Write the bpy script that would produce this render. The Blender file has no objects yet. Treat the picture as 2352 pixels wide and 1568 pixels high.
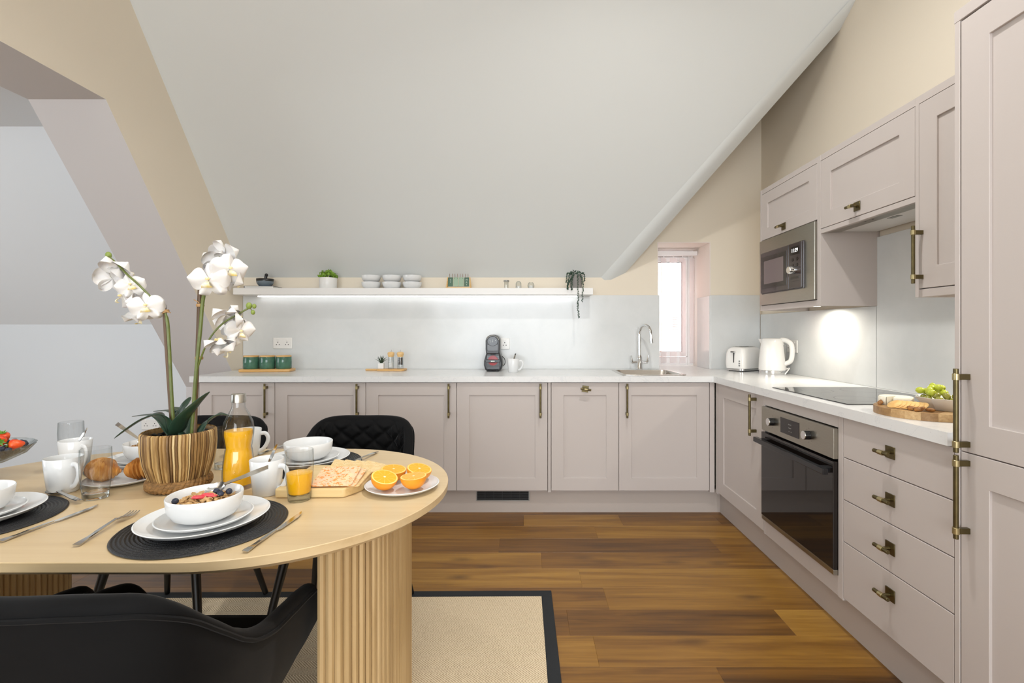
import bpy, bmesh, math, random
from mathutils import Vector, Matrix
R = math.radians
rng = random.Random(7)
SC = bpy.context.scene
COL = SC.collection
# ---------------------------------------------------------------- camera (frame 2352 x 1568)
FPX, CX, CY, CH = 1120.0, 1209.0, 761.0, 1.208
cam_d = bpy.data.cameras.new('camera'); cam = bpy.data.objects.new('camera', cam_d); COL.objects.link(cam)
cam.location = (0, 0, CH); cam.rotation_euler = (R(90), 0, 0)
cam_d.sensor_width = 36.0; cam_d.lens = 36.0*FPX/2352
cam_d.shift_x = -(CX-1176)/2352; cam_d.shift_y = -(784-CY)/2352
cam_d.clip_start = .05
SC.camera = cam
SC.view_settings.view_transform = 'Standard'; SC.view_settings.look = 'None'
SC.view_settings.gamma = 1; SC.view_settings.use_curve_mapping = False
SC.view_settings.exposure = -0.2
SC.cycles.max_bounces = 10; SC.cycles.transmission_bounces = 10; SC.cycles.transparent_max_bounces = 12
SC.cycles.diffuse_bounces = 5; SC.cycles.sample_clamp_indirect = 4.0; SC.cycles.blur_glossy = .5
# ---------------------------------------------------------------- world: overcast daylight (reaches the room through the window and the added rear opening)
W = bpy.data.worlds.new('world'); SC.world = W; W.use_nodes = True
W.node_tree.nodes['Background'].inputs[0].default_value = (.93, .96, 1, 1)
W.node_tree.nodes['Background'].inputs[1].default_value = 5.0
def area(name, loc, rot, sx, sy, power, col=(1, 1, 1), shape='RECTANGLE', spread=180):
    l = bpy.data.lights.new(name, 'AREA'); l.shape = shape; l.size = sx; l.size_y = sy; l.energy = power; l.color = col
    l.spread = R(spread)
    o = bpy.data.objects.new(name, l); COL.objects.link(o); o.location = loc; o.rotation_euler = [R(a) for a in rot]
    return o
# added fill lamps, unseen: behind the camera and in the side room
area('rear_fill', (-.3, -2.7, 1.55), (90, 0, 0), 3.2, 2.0, 87, (.86, .94, 1))
area('side_room_fill', (-5.6, 1.2, 1.5), (90, 0, -90), 2.4, 1.8, 70, (.88, .95, 1))
# ---------------------------------------------------------------- helpers
def PX(px, py, y): return Vector(((px-CX)/FPX*y, y, CH-(py-CY)/FPX*y))
def TP(px, py, H):
    y = (CH-H)*FPX/(py-CY); return PX(px, py, y)
def srgb(h):
    if isinstance(h, str):
        c = [int(h[i:i+2], 16)/255 for i in (0, 2, 4)]
    else: c = h
    return tuple((x/12.92 if x <= .04045 else ((x+.055)/1.055)**2.4) for x in c)+(1,)
class MB:
    def __init__(s): s.v = []; s.f = []; s.m = []
    def add(s, vs, fs, m=0, M=None):
        o = len(s.v)
        s.v += [tuple(M @ Vector(p)) if M else tuple(p) for p in vs]
        s.f += [tuple(i+o for i in f) for f in fs]; s.m += [m]*len(fs)
        return s
    def box(s, x0, x1, y0, y1, z0, z1, m=0, M=None):
        vs = [(x, y, z) for z in (z0, z1) for y in (y0, y1) for x in (x0, x1)]
        return s.add(vs, [(0, 2, 3, 1), (4, 5, 7, 6), (0, 1, 5, 4), (2, 6, 7, 3), (0, 4, 6, 2), (1, 3, 7, 5)], m, M)
    def lathe(s, prof, n=32, m=0, M=None, rfn=None, a0=0, a1=2*math.pi):
        full = abs(a1-a0-2*math.pi) < 1e-6; k = n if full else n+1
        vs = []; L = len(prof)
        for i in range(k):
            a = a0+(a1-a0)*i/n
            for (r, z) in prof:
                q = rfn(a, r, z) if rfn else r
                vs.append((q*math.cos(a), q*math.sin(a), z))
        fs = []
        for i in range(n):
            j = (i+1) % k
            for t in range(L-1):
                a, b, c, d = i*L+t, j*L+t, j*L+t+1, i*L+t+1
                if prof[t][0] < 1e-9: fs.append((a, c, d))
                elif prof[t+1][0] < 1e-9: fs.append((a, b, d))
                else: fs.append((a, b, c, d))
        return s.add(vs, fs, m, M)
    def tube(s, pts, rad, n=10, m=0, M=None, cap=True, flat=None, twist=0):
        pts = [Vector(p) for p in pts]; L = len(pts)
        if not hasattr(rad, '__len__'): rad = [rad]*L
        vs = []; up = None
        for i, p in enumerate(pts):
            t = (pts[min(i+1, L-1)]-pts[max(i-1, 0)]).normalized()
            if up is None:
                up = Vector((0, 0, 1)) if abs(t.z) < .9 else Vector((1, 0, 0))
            sd = t.cross(up)
            if sd.length < 1e-6: sd = t.orthogonal()
            sd.normalize(); up = sd.cross(t).normalized()
            for k in range(n):
                a = 2*math.pi*k/n+twist*i
                vs.append(p+(sd*math.cos(a)+up*math.sin(a)*(flat or 1))*rad[i])
        fs = [(i*n+k, i*n+(k+1) % n, (i+1)*n+(k+1) % n, (i+1)*n+k) for i in range(L-1) for k in range(n)]
        if cap: fs += [tuple(range(n-1, -1, -1)), tuple((L-1)*n+k for k in range(n))]
        return s.add(vs, fs, m, M)
    def prism(s, poly, z0, z1, m=0, M=None):
        n = len(poly)
        vs = [(x, y, z0) for x, y in poly]+[(x, y, z1) for x, y in poly]
        fs = [tuple(range(n-1, -1, -1)), tuple(range(n, 2*n))]+[(i, (i+1) % n, n+(i+1) % n, n+i) for i in range(n)]
        return s.add(vs, fs, m, M)
    def grid(s, nu, nv, fn, m=0, cu=False, M=None):
        vs = [fn(i/(nu if cu else nu-1), j/(nv-1)) for i in range(nu) for j in range(nv)]
        fs = [(i*nv+j, ((i+1) % nu)*nv+j, ((i+1) % nu)*nv+j+1, i*nv+j+1) for i in range(nu if cu else nu-1) for j in range(nv-1)]
        return s.add(vs, fs, m, M)
    def ico(s, r, M=None, m=0, sub=2, sc=(1, 1, 1)):
        bm = bmesh.new(); bmesh.ops.create_icosphere(bm, subdivisions=sub, radius=r)
        bm.verts.index_update()
        s.add([(v.co.x*sc[0], v.co.y*sc[1], v.co.z*sc[2]) for v in bm.verts], [tuple(v.index for v in f.verts) for f in bm.faces], m, M); bm.free(); return s
    def mesh(s, name, mats, smooth=35, recalc=True):
        me = bpy.data.meshes.new(name); me.from_pydata(s.v, [], s.f)
        if not isinstance(mats, (list, tuple)): mats = [mats]
        for q in mats: me.materials.append(q)
        if len(mats) > 1: me.polygons.foreach_set('material_index', s.m)
        if recalc:
            bm = bmesh.new(); bm.from_mesh(me); bmesh.ops.recalc_face_normals(bm, faces=bm.faces); bm.to_mesh(me); bm.free()
        if smooth:
            me.shade_smooth(); me.set_sharp_from_angle(angle=R(smooth))
        me.update(); return me
    def build(s, name, mats, parent=None, loc=(0, 0, 0), rot=(0, 0, 0), smooth=35, bevel=0, seg=2, sub=0, recalc=True):
        return link(name, s.mesh(name, mats, smooth, recalc), parent, loc, rot, bevel, seg, sub)
def link(name, me, parent=None, loc=(0, 0, 0), rot=(0, 0, 0), bevel=0, seg=2, sub=0):
    o = bpy.data.objects.new(name, me); COL.objects.link(o)
    o.location = loc; o.rotation_euler = rot
    if parent: o.parent = parent
    if bevel:
        b = o.modifiers.new('bevel', 'BEVEL'); b.width = bevel; b.segments = seg; b.limit_method = 'ANGLE'; b.angle_limit = R(40)
        b.harden_normals = False
    if sub:
        q = o.modifiers.new('sub', 'SUBSURF'); q.levels = sub; q.render_levels = sub
    return o
def tag(o, label, cat, group=None):
    o['label'] = label; o['category'] = cat
    if group: o['group'] = group
    return o
def thing(name, label, cat, loc=(0, 0, 0), rz=0, group=None):
    o = bpy.data.objects.new(name, None); COL.objects.link(o); o.empty_display_size = .05
    o.location = loc; o.rotation_euler = (0, 0, rz); return tag(o, label, cat, group)
def struct(o): o['kind'] = 'structure'; return o
KIDS = {}
def copy_tree(o, parent=None):
    c = o.copy(); COL.objects.link(c); c.parent = parent
    for ch in list(o.children): copy_tree(ch, c)
    return c
def Mx(loc=(0, 0, 0), rx=0, ry=0, rz=0, sc=1):
    return Matrix.Translation(loc) @ Matrix.Rotation(rz, 4, 'Z') @ Matrix.Rotation(ry, 4, 'Y') @ Matrix.Rotation(rx, 4, 'X') @ Matrix.Scale(sc, 4)
def arc(c, r, a0, a1, n): return [(c[0]+r*math.cos(a0+(a1-a0)*i/n), c[1]+r*math.sin(a0+(a1-a0)*i/n)) for i in range(n+1)]
def rrect(w, h, r, n=5, cx=0, cy=0):
    p = []
    for sx, sy, a in ((1, 1, 0), (-1, 1, 90), (-1, -1, 180), (1, -1, 270)):
        p += arc((cx+sx*(w/2-r), cy+sy*(h/2-r)), r, R(a), R(a+90), n)
    return p
def smoothpath(pts, n=6):
    pts = [Vector(p) for p in pts]; out = []
    for i in range(len(pts)-1):
        p0, p1, p2, p3 = pts[max(i-1, 0)], pts[i], pts[i+1], pts[min(i+2, len(pts)-1)]
        for k in range(n):
            t = k/n
            out.append(.5*((2*p1)+(p2-p0)*t+(2*p0-5*p1+4*p2-p3)*t*t+(3*p1-p0-3*p2+p3)*t**3))
    return out+[pts[-1]]
# ---------------------------------------------------------------- materials
def newmat(name):
    m = bpy.data.materials.new(name); m.use_nodes = True
    return m, m.node_tree, m.node_tree.nodes['Principled BSDF']
def pbr(name, col, rough=.5, metal=0, spec=None, var=0, vscale=8, bump=0, bscale=60, coat=0, sheen=0, trans=0, ior=None, sss=0, stretch=(1, 1, 1), dark=None, emit=0, aniso=0):
    m, nt, b = newmat(name); c = srgb(col)
    b.inputs['Base Color'].default_value = c; b.inputs['Roughness'].default_value = rough; b.inputs['Metallic'].default_value = metal
    if spec is not None: b.inputs['Specular IOR Level'].default_value = spec
    if coat: b.inputs['Coat Weight'].default_value = coat; b.inputs['Coat Roughness'].default_value = .08
    if sheen: b.inputs['Sheen Weight'].default_value = sheen; b.inputs['Sheen Roughness'].default_value = .35
    if trans: b.inputs['Transmission Weight'].default_value = trans
    if ior: b.inputs['IOR'].default_value = ior
    if sss: b.inputs['Subsurface Weight'].default_value = sss; b.inputs['Subsurface Radius'].default_value = (.01, .008, .004)
    if emit: b.inputs['Emission Color'].default_value = c; b.inputs['Emission Strength'].default_value = emit
    if aniso: b.inputs['Anisotropic'].default_value = aniso
    if var or bump or dark:
        tc = nt.nodes.new('ShaderNodeTexCoord'); mp = nt.nodes.new('ShaderNodeMapping'); mp.inputs['Scale'].default_value = stretch
        nt.links.new(tc.outputs['Object'], mp.inputs[0])
    if var or dark:
        n = nt.nodes.new('ShaderNodeTexNoise'); n.inputs['Scale'].default_value = vscale; n.inputs['Detail'].default_value = 5
        nt.links.new(mp.outputs[0], n.inputs['Vector'])
        r = nt.nodes.new('ShaderNodeValToRGB'); r.color_ramp.elements[0].position = .3; r.color_ramp.elements[1].position = .7
        c2 = srgb(dark) if dark else tuple(x*(1-var) for x in c[:3])+(1,)
        r.color_ramp.elements[0].color = c2; r.color_ramp.elements[1].color = c
        nt.links.new(n.outputs[0], r.inputs[0]); nt.links.new(r.outputs[0], b.inputs['Base Color'])
    if bump:
        n2 = nt.nodes.new('ShaderNodeTexNoise'); n2.inputs['Scale'].default_value = bscale; n2.inputs['Detail'].default_value = 4
        nt.links.new(mp.outputs[0], n2.inputs['Vector'])
        bp = nt.nodes.new('ShaderNodeBump'); bp.inputs['Strength'].default_value = bump; bp.inputs['Distance'].default_value = .002
        nt.links.new(n2.outputs[0], bp.inputs['Height']); nt.links.new(bp.outputs[0], b.inputs['Normal'])
    return m
class NT:
    """small node-graph helper"""
    def __init__(s, name): s.m, s.t, s.b = newmat(name)
    def n(s, typ, **k):
        q = s.t.nodes.new('ShaderNode'+typ)
        for a, v in k.items(): setattr(q, a, v)
        return q
    def l(s, a, b): s.t.links.new(a, b)
    def math(s, op, a, b=None, c=None):
        q = s.n('Math', operation=op)
        for i, x in enumerate((a, b, c)):
            if x is None: continue
            if hasattr(x, 'is_output'): s.l(x, q.inputs[i])
            else: q.inputs[i].default_value = x
        return q.outputs[0]
    def ramp(s, fac, stops):
        r = s.n('ValToRGB'); e = r.color_ramp.elements
        while len(e) < len(stops): e.new(.5)
        for q, (p, c) in zip(e, stops): q.position = p; q.color = srgb(c)
        s.l(fac, r.inputs[0]); return r.outputs[0]
    def noise(s, vec, scale, detail=4, rough=.5, dist=0):
        q = s.n('TexNoise'); q.inputs['Scale'].default_value = scale; q.inputs['Detail'].default_value = detail
        q.inputs['Roughness'].default_value = rough; q.inputs['Distortion'].default_value = dist
        if vec is not None: s.l(vec, q.inputs['Vector'])
        return q.outputs[0]
    def mapping(s, src, scale=(1, 1, 1), loc=None, rot=None):
        q = s.n('Mapping'); q.inputs['Scale'].default_value = scale; s.l(src, q.inputs[0])
        if rot: q.inputs['Rotation'].default_value = rot
        if loc is not None:
            if hasattr(loc, 'is_output'): s.l(loc, q.inputs['Location'])
            else: q.inputs['Location'].default_value = loc
        return q.outputs[0]
    def mix(s, fac, a, b, mode='MIX'):
        q = s.n('MixRGB', blend_type=mode)
        for i, x in enumerate((fac, a, b)):
            if hasattr(x, 'is_output'): s.l(x, q.inputs[i])
            elif i == 0: q.inputs[0].default_value = x
            else: q.inputs[i].default_value = srgb(x)
        return q.outputs[0]
    def bump(s, h, strength=.3, dist=.002):
        q = s.n('Bump'); q.inputs['Strength'].default_value = strength; q.inputs['Distance'].default_value = dist
        s.l(h, q.inputs['Height']); s.l(q.outputs[0], s.b.inputs['Normal'])
def wood(name, stops, axis=0, scale=1.0, rough=.45, rnd=.25, bump=.15, obj=True, knots=True, fine=90):
    g = NT(name)
    src = g.n('TexCoord').outputs['Object'] if obj else g.n('NewGeometry').outputs['Position']
    inf = g.n('ObjectInfo').outputs['Random']
    cb = g.n('CombineXYZ'); g.l(g.math('MULTIPLY', inf, 37.0), cb.inputs[0]); g.l(g.math('MULTIPLY', inf, 71.0), cb.inputs[1]); g.l(g.math('MULTIPLY', inf, 13.0), cb.inputs[2])
    st = [14*scale]*3; st[axis] = 1.1*scale
    v = g.mapping(src, st, cb.outputs[0])
    n1 = g.noise(v, 1.0, 6, .6, .6)
    st2 = [fine*scale]*3; st2[axis] = 3*scale
    n2 = g.noise(g.mapping(src, st2, cb.outputs[0]), 1.0, 3, .5)
    f = g.math('ADD', g.math('MULTIPLY', n1, .75), g.math('MULTIPLY', n2, .25))
    f = g.math('ADD', f, g.math('MULTIPLY', g.math('SUBTRACT', inf, .5), rnd))
    c = g.ramp(f, stops)
    if knots:
        kv = [5*scale]*3; kv[axis] = 2.0*scale
        vo = g.n('TexVoronoi'); vo.inputs['Scale'].default_value = 1.0; g.l(g.mapping(src, kv, cb.outputs[0]), vo.inputs['Vector'])
        kf = g.math('LESS_THAN', vo.outputs['Distance'], .09)
        kf = g.math('MULTIPLY', g.math('SUBTRACT', .16, vo.outputs['Distance']), 5.0)
        kf = g.math('MAXIMUM', g.math('MINIMUM', kf, .75), 0.0)
        c = g.mix(kf, c, stops[0][1])
    g.l(c, g.b.inputs['Base Color']); g.b.inputs['Roughness'].default_value = rough
    if bump: g.bump(n2, bump, .001)
    return g.m
def glassmat(name, col='ffffff', rough=0.0, ior=1.46):
    # thin-walled blown glass: clear through the wall, brighter and greyer towards the grazing edges
    g = NT(name); tp = g.n('BsdfTransparent'); gl = g.n('BsdfGlossy'); gl.inputs['Roughness'].default_value = .01
    lw = g.n('LayerWeight'); lw.inputs['Blend'].default_value = .5
    f5 = g.math('POWER', lw.outputs['Facing'], 3.0)
    g.l(g.ramp(f5, [(0, 'fafbfb'), (.5, 'd9dede'), (1, '8d9696')]), tp.inputs[0])
    mx = g.n('MixShader'); g.l(g.math('ADD', g.math('MULTIPLY', f5, .5), .06), mx.inputs[0]); g.l(tp.outputs[0], mx.inputs[1]); g.l(gl.outputs[0], mx.inputs[2])
    g.l(mx.outputs[0], g.t.nodes['Material Output'].inputs[0])
    return g.m
MAT = {}
MAT['slope'] = pbr('slope_white_paint', 'd3d5d3', .75)
MAT['beige'] = pbr('beige_wall_paint', 'e2d7c5', .75)
MAT['reveal'] = pbr('reveal_paint', 'ece2da', .7)
MAT['reveal_grey'] = pbr('opening_reveal_paint', 'cbc7c6', .75)
MAT['white_wall'] = pbr('white_wall_paint', 'dbdee1', .75)
MAT['cab'] = pbr('greige_cabinet_paint', 'bfb6b1', .42, spec=.4)
MAT['plinth'] = pbr('greige_plinth', 'b5aaa2', .45, spec=.4)
MAT['gap'] = pbr('dark_gap', '4a423d', .8)
MAT['brass'] = pbr('aged_brass', '716647', .36, .95, var=.25, vscale=40)
MAT['brass_light'] = pbr('aged_brass_collar', 'b3a67e', .3, .95)
g = NT('quartz_worktop')
tcq = g.n('NewGeometry').outputs['Position']
nq = g.noise(g.mapping(tcq, (1.2, 1.2, 1.2)), 2.2, 8, .62, 1.2)
vq = g.math('ABSOLUTE', g.math('SUBTRACT', nq, .5))
veins = g.ramp(vq, [(0, 'd3d4d5'), (.010, 'dededd'), (1, 'e2e2e1')])
sp = g.noise(tcq, 160, 2); spf = g.math('MULTIPLY', g.math('GREATER_THAN', sp, .70), .35)
g.l(g.mix(spf, veins, 'a9a9ac'), g.b.inputs['Base Color']); g.b.inputs['Roughness'].default_value = .22
MAT['quartz'] = g.m
g = NT('white_splashback')
tcq = g.n('NewGeometry').outputs['Position']
nq = g.noise(tcq, 5.0, 6, .6, .4)
g.l(g.ramp(nq, [(.3, 'd0d2d1'), (.7, 'd8d9d8')]), g.b.inputs['Base Color']); g.b.inputs['Roughness'].default_value = .16
MAT['splash'] = g.m
MAT['floor'] = wood('oak_floor', [(.22, '472c0e'), (.42, '714b1a'), (.58, '8c6325'), (.80, 'ab8139')], 0, 1.0, .36, .30, .12, obj=False)
MAT['oak'] = wood('pale_oak_veneer', [(.25, 'bb9f76'), (.5, 'cdb48b'), (.8, 'd8c29c')], 0, .8, .32, .05, .05, knots=False)
MAT['oak_v'] = wood('pale_oak_slat', [(.25, '9f835b'), (.5, 'b99c6f'), (.8, 'ccb186')], 2, 1.2, .42, .22, .08, knots=False)
MAT['board'] = wood('pale_rubberwood', [(.25, 'cbab74'), (.5, 'd9bd88'), (.8, 'e4cd9e')], 0, 2, .5, .05, .05, knots=False)
MAT['bamboo'] = wood('bamboo', [(.25, 'b98a4a'), (.5, 'd2a464'), (.8, 'e0bb80')], 0, 3, .42, .08, .05, knots=False)
MAT['acacia'] = wood('acacia', [(.2, '8d6a42'), (.5, 'b18d5e'), (.8, 'd0b183')], 0, 3, .45, .55, .05, knots=False)
MAT['pine'] = wood('pine', [(.25, 'cfa468'), (.5, 'dcb67c'), (.8, 'e8ca98')], 0, 4, .5, .05, .05, knots=False)
MAT['china'] = pbr('white_china', 'dfe0e0', .12, spec=.5)
MAT['china2'] = pbr('white_stoneware', 'e4e3e0', .3)
MAT['glass'] = glassmat('clear_glass')
MAT['thick_glass'] = pbr('thick_glass_base', 'f4f8f8', .02, trans=1, ior=1.46)
MAT['chrome'] = pbr('chrome', 'dcdcdc', .08, 1)
MAT['steel'] = pbr('cutlery_steel', 'c4c2be', .16, 1)
MAT['brushed'] = pbr('brushed_steel', 'a9a59a', .3, 1, var=.12, vscale=30, stretch=(1, 1, 60))
MAT['brushed_cap'] = pbr('brushed_cap', 'b5b2ab', .3, 1)
MAT['sinksteel'] = pbr('sink_steel', 'c2bcb4', .26, 1)
MAT['black_glass'] = pbr('black_glass', '0c0a0a', .03, spec=.6)
MAT['hob_glass'] = pbr('hob_glass', '101112', .03, spec=1.0)
MAT['oven_glass'] = pbr('oven_glass', '16110f', .035, spec=.55)
MAT['black_plastic'] = pbr('black_plastic', '15140f', .35)
MAT['black_gloss'] = pbr('black_gloss_plastic', '17171a', .12)
MAT['dark_grey'] = pbr('dark_grey_plastic', '38393c', .3)
MAT['grey_metal'] = pbr('grey_metal_paint', '8b8b88', .35, .5)
MAT['mw_black'] = pbr('microwave_black_glass', '3b3335', .09, spec=.6)
MAT['mw_dark'] = pbr('microwave_window_frame', '1b1717', .1)
MAT['mw_window'] = pbr('microwave_window', '6e6163', .12)
MAT['white_plastic'] = pbr('white_plastic', 'eceae6', .2)
MAT['white_satin'] = pbr('white_satin', 'e4e2df', .35)
MAT['upvc'] = pbr('upvc', 'f2f0f0', .3)
MAT['red'] = pbr('red_plastic', 'a3131c', .3)
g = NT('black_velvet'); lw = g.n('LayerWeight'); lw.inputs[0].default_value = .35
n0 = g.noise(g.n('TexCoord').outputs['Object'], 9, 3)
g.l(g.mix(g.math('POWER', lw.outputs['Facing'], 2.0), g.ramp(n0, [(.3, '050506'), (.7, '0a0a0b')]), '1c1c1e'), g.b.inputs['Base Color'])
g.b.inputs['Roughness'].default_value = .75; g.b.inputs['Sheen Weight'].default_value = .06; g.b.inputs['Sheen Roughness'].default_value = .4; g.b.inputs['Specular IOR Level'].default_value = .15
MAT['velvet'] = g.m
MAT['black_leg'] = pbr('black_leg_metal', '0f0f10', .3)
MAT['rug_border'] = pbr('rug_border', '1d2023', .9, bump=.4, bscale=400)
g = NT('herringbone_rug'); po = g.n('TexCoord').outputs['Object']; sx = g.n('SeparateXYZ'); g.l(po, sx.inputs[0])
band = .036
tri = g.math('PINGPONG', sx.outputs[1], band)
ph = g.math('ADD', sx.outputs[0], g.math('MULTIPLY', tri, 1.15))
st = g.math('FRACT', g.math('MULTIPLY', ph, 1/.0105))
ln = g.math('SMOOTH_MIN', g.math('ABSOLUTE', g.math('SUBTRACT', st, .5)), .5, .05)
nn = g.noise(po, 220, 3)
fr = g.math('ADD', g.math('MULTIPLY', ln, 1.7), g.math('MULTIPLY', g.math('SUBTRACT', nn, .5), .9))
g.l(g.ramp(fr, [(.08, 'a38f72'), (.35, 'd3bf9f'), (.8, 'e0cfb2')]), g.b.inputs['Base Color']); g.b.inputs['Roughness'].default_value = .95
g.bump(fr, .5, .002)
MAT['rug'] = g.m
MAT['mat_black'] = pbr('woven_black_cord', '1c1d20', .42, bump=.8, bscale=350, var=.4, vscale=200)
MAT['juice'] = pbr('orange_juice', 'f2b416', .25, sss=.15)
MAT['petal'] = pbr('orchid_petal', 'e4e1de', .6, sss=.2, var=.06, vscale=30)
MAT['lip'] = pbr('orchid_lip', 'f6d94a', .5, dark='f3eee2', vscale=55)
MAT['leaf'] = pbr('orchid_leaf', '2f4a38', .3, var=.45, vscale=12)
MAT['stem'] = pbr('orchid_stem', '6b7636', .5, var=.35, vscale=40)
MAT['stake'] = pbr('brown_stake', '6b5138', .6, var=.4, vscale=30, stretch=(1, 1, .1))
MAT['tie'] = pbr('raffia_tie', 'b08a5c', .7)
MAT['bud'] = pbr('green_bud', '7f9040', .5)
MAT['soil'] = pbr('black_pebbles', '1d1c1c', .35)
MAT['strip'] = wood('banana_leaf_strip', [(.25, '54391e'), (.43, '8a683a'), (.6, 'b08d57'), (.85, 'cbb282')], 2, 2.2, .6, .5, .3, knots=False, fine=120)
MAT['rope'] = pbr('rope', '9c7340', .75, var=.55, vscale=70, bump=.8, bscale=120, stretch=(1, 1, 3))
MAT['orange_skin'] = pbr('orange_rind', 'f09a22', .4, bump=.35, bscale=260)
g = NT('orange_flesh'); so = g.n('SeparateXYZ'); g.l(g.n('TexCoord').outputs['Object'], so.inputs[0])
an = g.math('ARCTAN2', so.outputs[1], so.outputs[0]); se = g.math('ABSOLUTE', g.math('SUBTRACT', g.math('FRACT', g.math('MULTIPLY', an, 10/(2*math.pi))), .5))
rr = g.math('SQRT', g.math('ADD', g.math('MULTIPLY', so.outputs[0], so.outputs[0]), g.math('MULTIPLY', so.outputs[1], so.outputs[1])))
fl = g.mix(g.math('GREATER_THAN', se, .465), 'f9a91c', 'fbc860')
fl = g.mix(g.math('LESS_THAN', rr, .0035), fl, 'fdeac0')
g.l(fl, g.b.inputs['Base Color']); g.b.inputs['Roughness'].default_value = .25
MAT['orange_flesh'] = g.m
MAT['pith'] = pbr('orange_pith', 'fcd27a', .5)
def flecked(name, base, fleck, scale, thr, base2=None):
    g = NT(name); co = g.n('TexCoord').outputs['Object']
    n1 = g.noise(co, scale, 3, .6); n2 = g.noise(co, scale*.35, 2)
    k = g.math('MINIMUM', g.math('MAXIMUM', g.math('MULTIPLY', g.math('SUBTRACT', n1, thr), 14.0), 0.0), 1.0)
    g.l(g.mix(k, g.ramp(n2, [(.35, base2 or base), (.65, base)]), fleck), g.b.inputs['Base Color']); g.b.inputs['Roughness'].default_value = .8
    g.bump(n1, .6, .002); return g.m
MAT['cracker'] = flecked('cheese_cracker', 'e8cda2', 'e2924a', 120, .52, 'e6bfa0')
MAT['cracker2'] = flecked('herb_cracker', 'e2c999', '8d7a45', 260, .62, 'd9b981')
MAT['croissant'] = pbr('croissant_crust', 'd9a257', .42, dark='a9682a', vscale=35, stretch=(1, 3, 1), bump=.2, bscale=90)
MAT['cereal'] = pbr('cereal_flake', 'd6b27c', .7, dark='a98152', vscale=90)
MAT['blueberry'] = pbr('blueberry', '333a4d', .5, var=.5, vscale=60)
MAT['grape_dark'] = pbr('dark_grape', '3a2531', .28, var=.4, vscale=40)
MAT['grape_green'] = pbr('green_grape', 'c2cc45', .25, sss=.3, var=.15, vscale=40)
MAT['olive'] = pbr('green_olive', '93923f', .25, var=.25, vscale=40)
MAT['strawberry'] = pbr('strawberry', 'd8341c', .28, dark='ef6a28', vscale=45, bump=.5, bscale=220)
MAT['calyx'] = pbr('strawberry_leaf', '5d8a2c', .5)
MAT['straw_slice'] = pbr('strawberry_slice', 'e3505a', .4, var=.2, vscale=60)
MAT['green_glaze'] = pbr('green_reactive_glaze', '4f7a62', .1, dark='33564a', vscale=16)
MAT['greyglaze'] = pbr('grey_black_glaze', '74818a', .15)
MAT['stone_black'] = pbr('black_stone', '1c1c1d', .3)
MAT['plant_lime'] = pbr('lime_leaf', '86b030', .5, var=.5, vscale=60)
MAT['plant_dark'] = pbr('dark_leaf', '31492f', .5, var=.4, vscale=60)
MAT['plant_pearl'] = pbr('trailing_leaf', '3d5a48', .5, var=.45, vscale=80)
MAT['concrete'] = pbr('grey_planter', '8d8985', .7, var=.15, vscale=30)
MAT['card_dark'] = pbr('dark_green_card', '4b6a57', .6)
MAT['card_light'] = pbr('sage_card', '93ab93', .6)
MAT['wire'] = pbr('copper_wire', 'a08678', .35, .8)
MAT['peppercorn'] = pbr('peppercorns', '2e2724', .8, bump=1, bscale=300, dark='6b625c', vscale=200)
MAT['salt'] = pbr('salt_crystals', 'ece9e4', .7, bump=1, bscale=300)
MAT['cheese'] = pbr('brie_rind', 'efe8d4', .6, var=.08, vscale=30)
MAT['biscuit'] = pbr('round_biscuit', 'e2bd7c', .7, dark='cf9c55', vscale=40)
MAT['nut'] = pbr('walnut', 'b07a3c', .6, dark='6e4420', vscale=60)
MAT['marble'] = pbr('white_marble_dish', 'e9e5dd', .25, var=.08, vscale=20)
MAT['book_dark'] = pbr('book_cover_dark', '3a3a48', .4)
MAT['paper'] = pbr('book_pages', 'e2e0da', .8)
MAT['led'] = pbr('led_diffuser', 'ffffff', .5, emit=3.3)
MAT['lamp_on'] = pbr('lamp_diffuser', 'fff4dc', .5, emit=14)
MAT['digits'] = pbr('lit_digits', 'ffffff', .5, emit=1.3)
MAT['print_white'] = pbr('white_print', 'dfe6df', .6)
MAT['print_dark'] = pbr('dark_print', '3b3a36', .6)
MAT['hole'] = pbr('socket_hole', '1a1a1a', .8)
g = NT('sheer_blind'); tr = g.n('BsdfTranslucent'); tr.inputs[0].default_value = srgb('f3e6e6'); tp = g.n('BsdfTransparent'); df = g.n('BsdfDiffuse'); df.inputs[0].default_value = srgb('efe3e3')
m1 = g.n('MixShader'); m1.inputs[0].default_value = .5; g.l(tr.outputs[0], m1.inputs[1]); g.l(df.outputs[0], m1.inputs[2])
m2 = g.n('MixShader'); m2.inputs[0].default_value = .62; g.l(m1.outputs[0], m2.inputs[1]); g.l(tp.outputs[0], m2.inputs[2])
g.l(m2.outputs[0], g.t.nodes['Material Output'].inputs[0]); MAT['blind'] = g.m
g = NT('window_pane'); tp = g.n('BsdfTransparent'); gl = g.n('BsdfGlossy'); gl.inputs['Roughness'].default_value = .02
m1 = g.n('MixShader'); m1.inputs[0].default_value = .06; g.l(tp.outputs[0], m1.inputs[1]); g.l(gl.outputs[0], m1.inputs[2])
g.l(m1.outputs[0], g.t.nodes['Material Output'].inputs[0]); MAT['pane'] = g.m
g = NT('pale_brick'); br = g.n('TexBrick'); br.inputs['Scale'].default_value = 1; br.inputs['Color1'].default_value = srgb('e8c4bb'); br.inputs['Color2'].default_value = srgb('e2b6ab'); br.inputs['Mortar'].default_value = srgb('efe8e4')
br.inputs['Brick Width'].default_value = .225; br.inputs['Row Height'].default_value = .075; br.inputs['Mortar Size'].default_value = .006
g.l(g.mapping(g.n('TexCoord').outputs['Object'], (1, 1, 1), None, (R(90), 0, 0)), br.inputs['Vector'])
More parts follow.
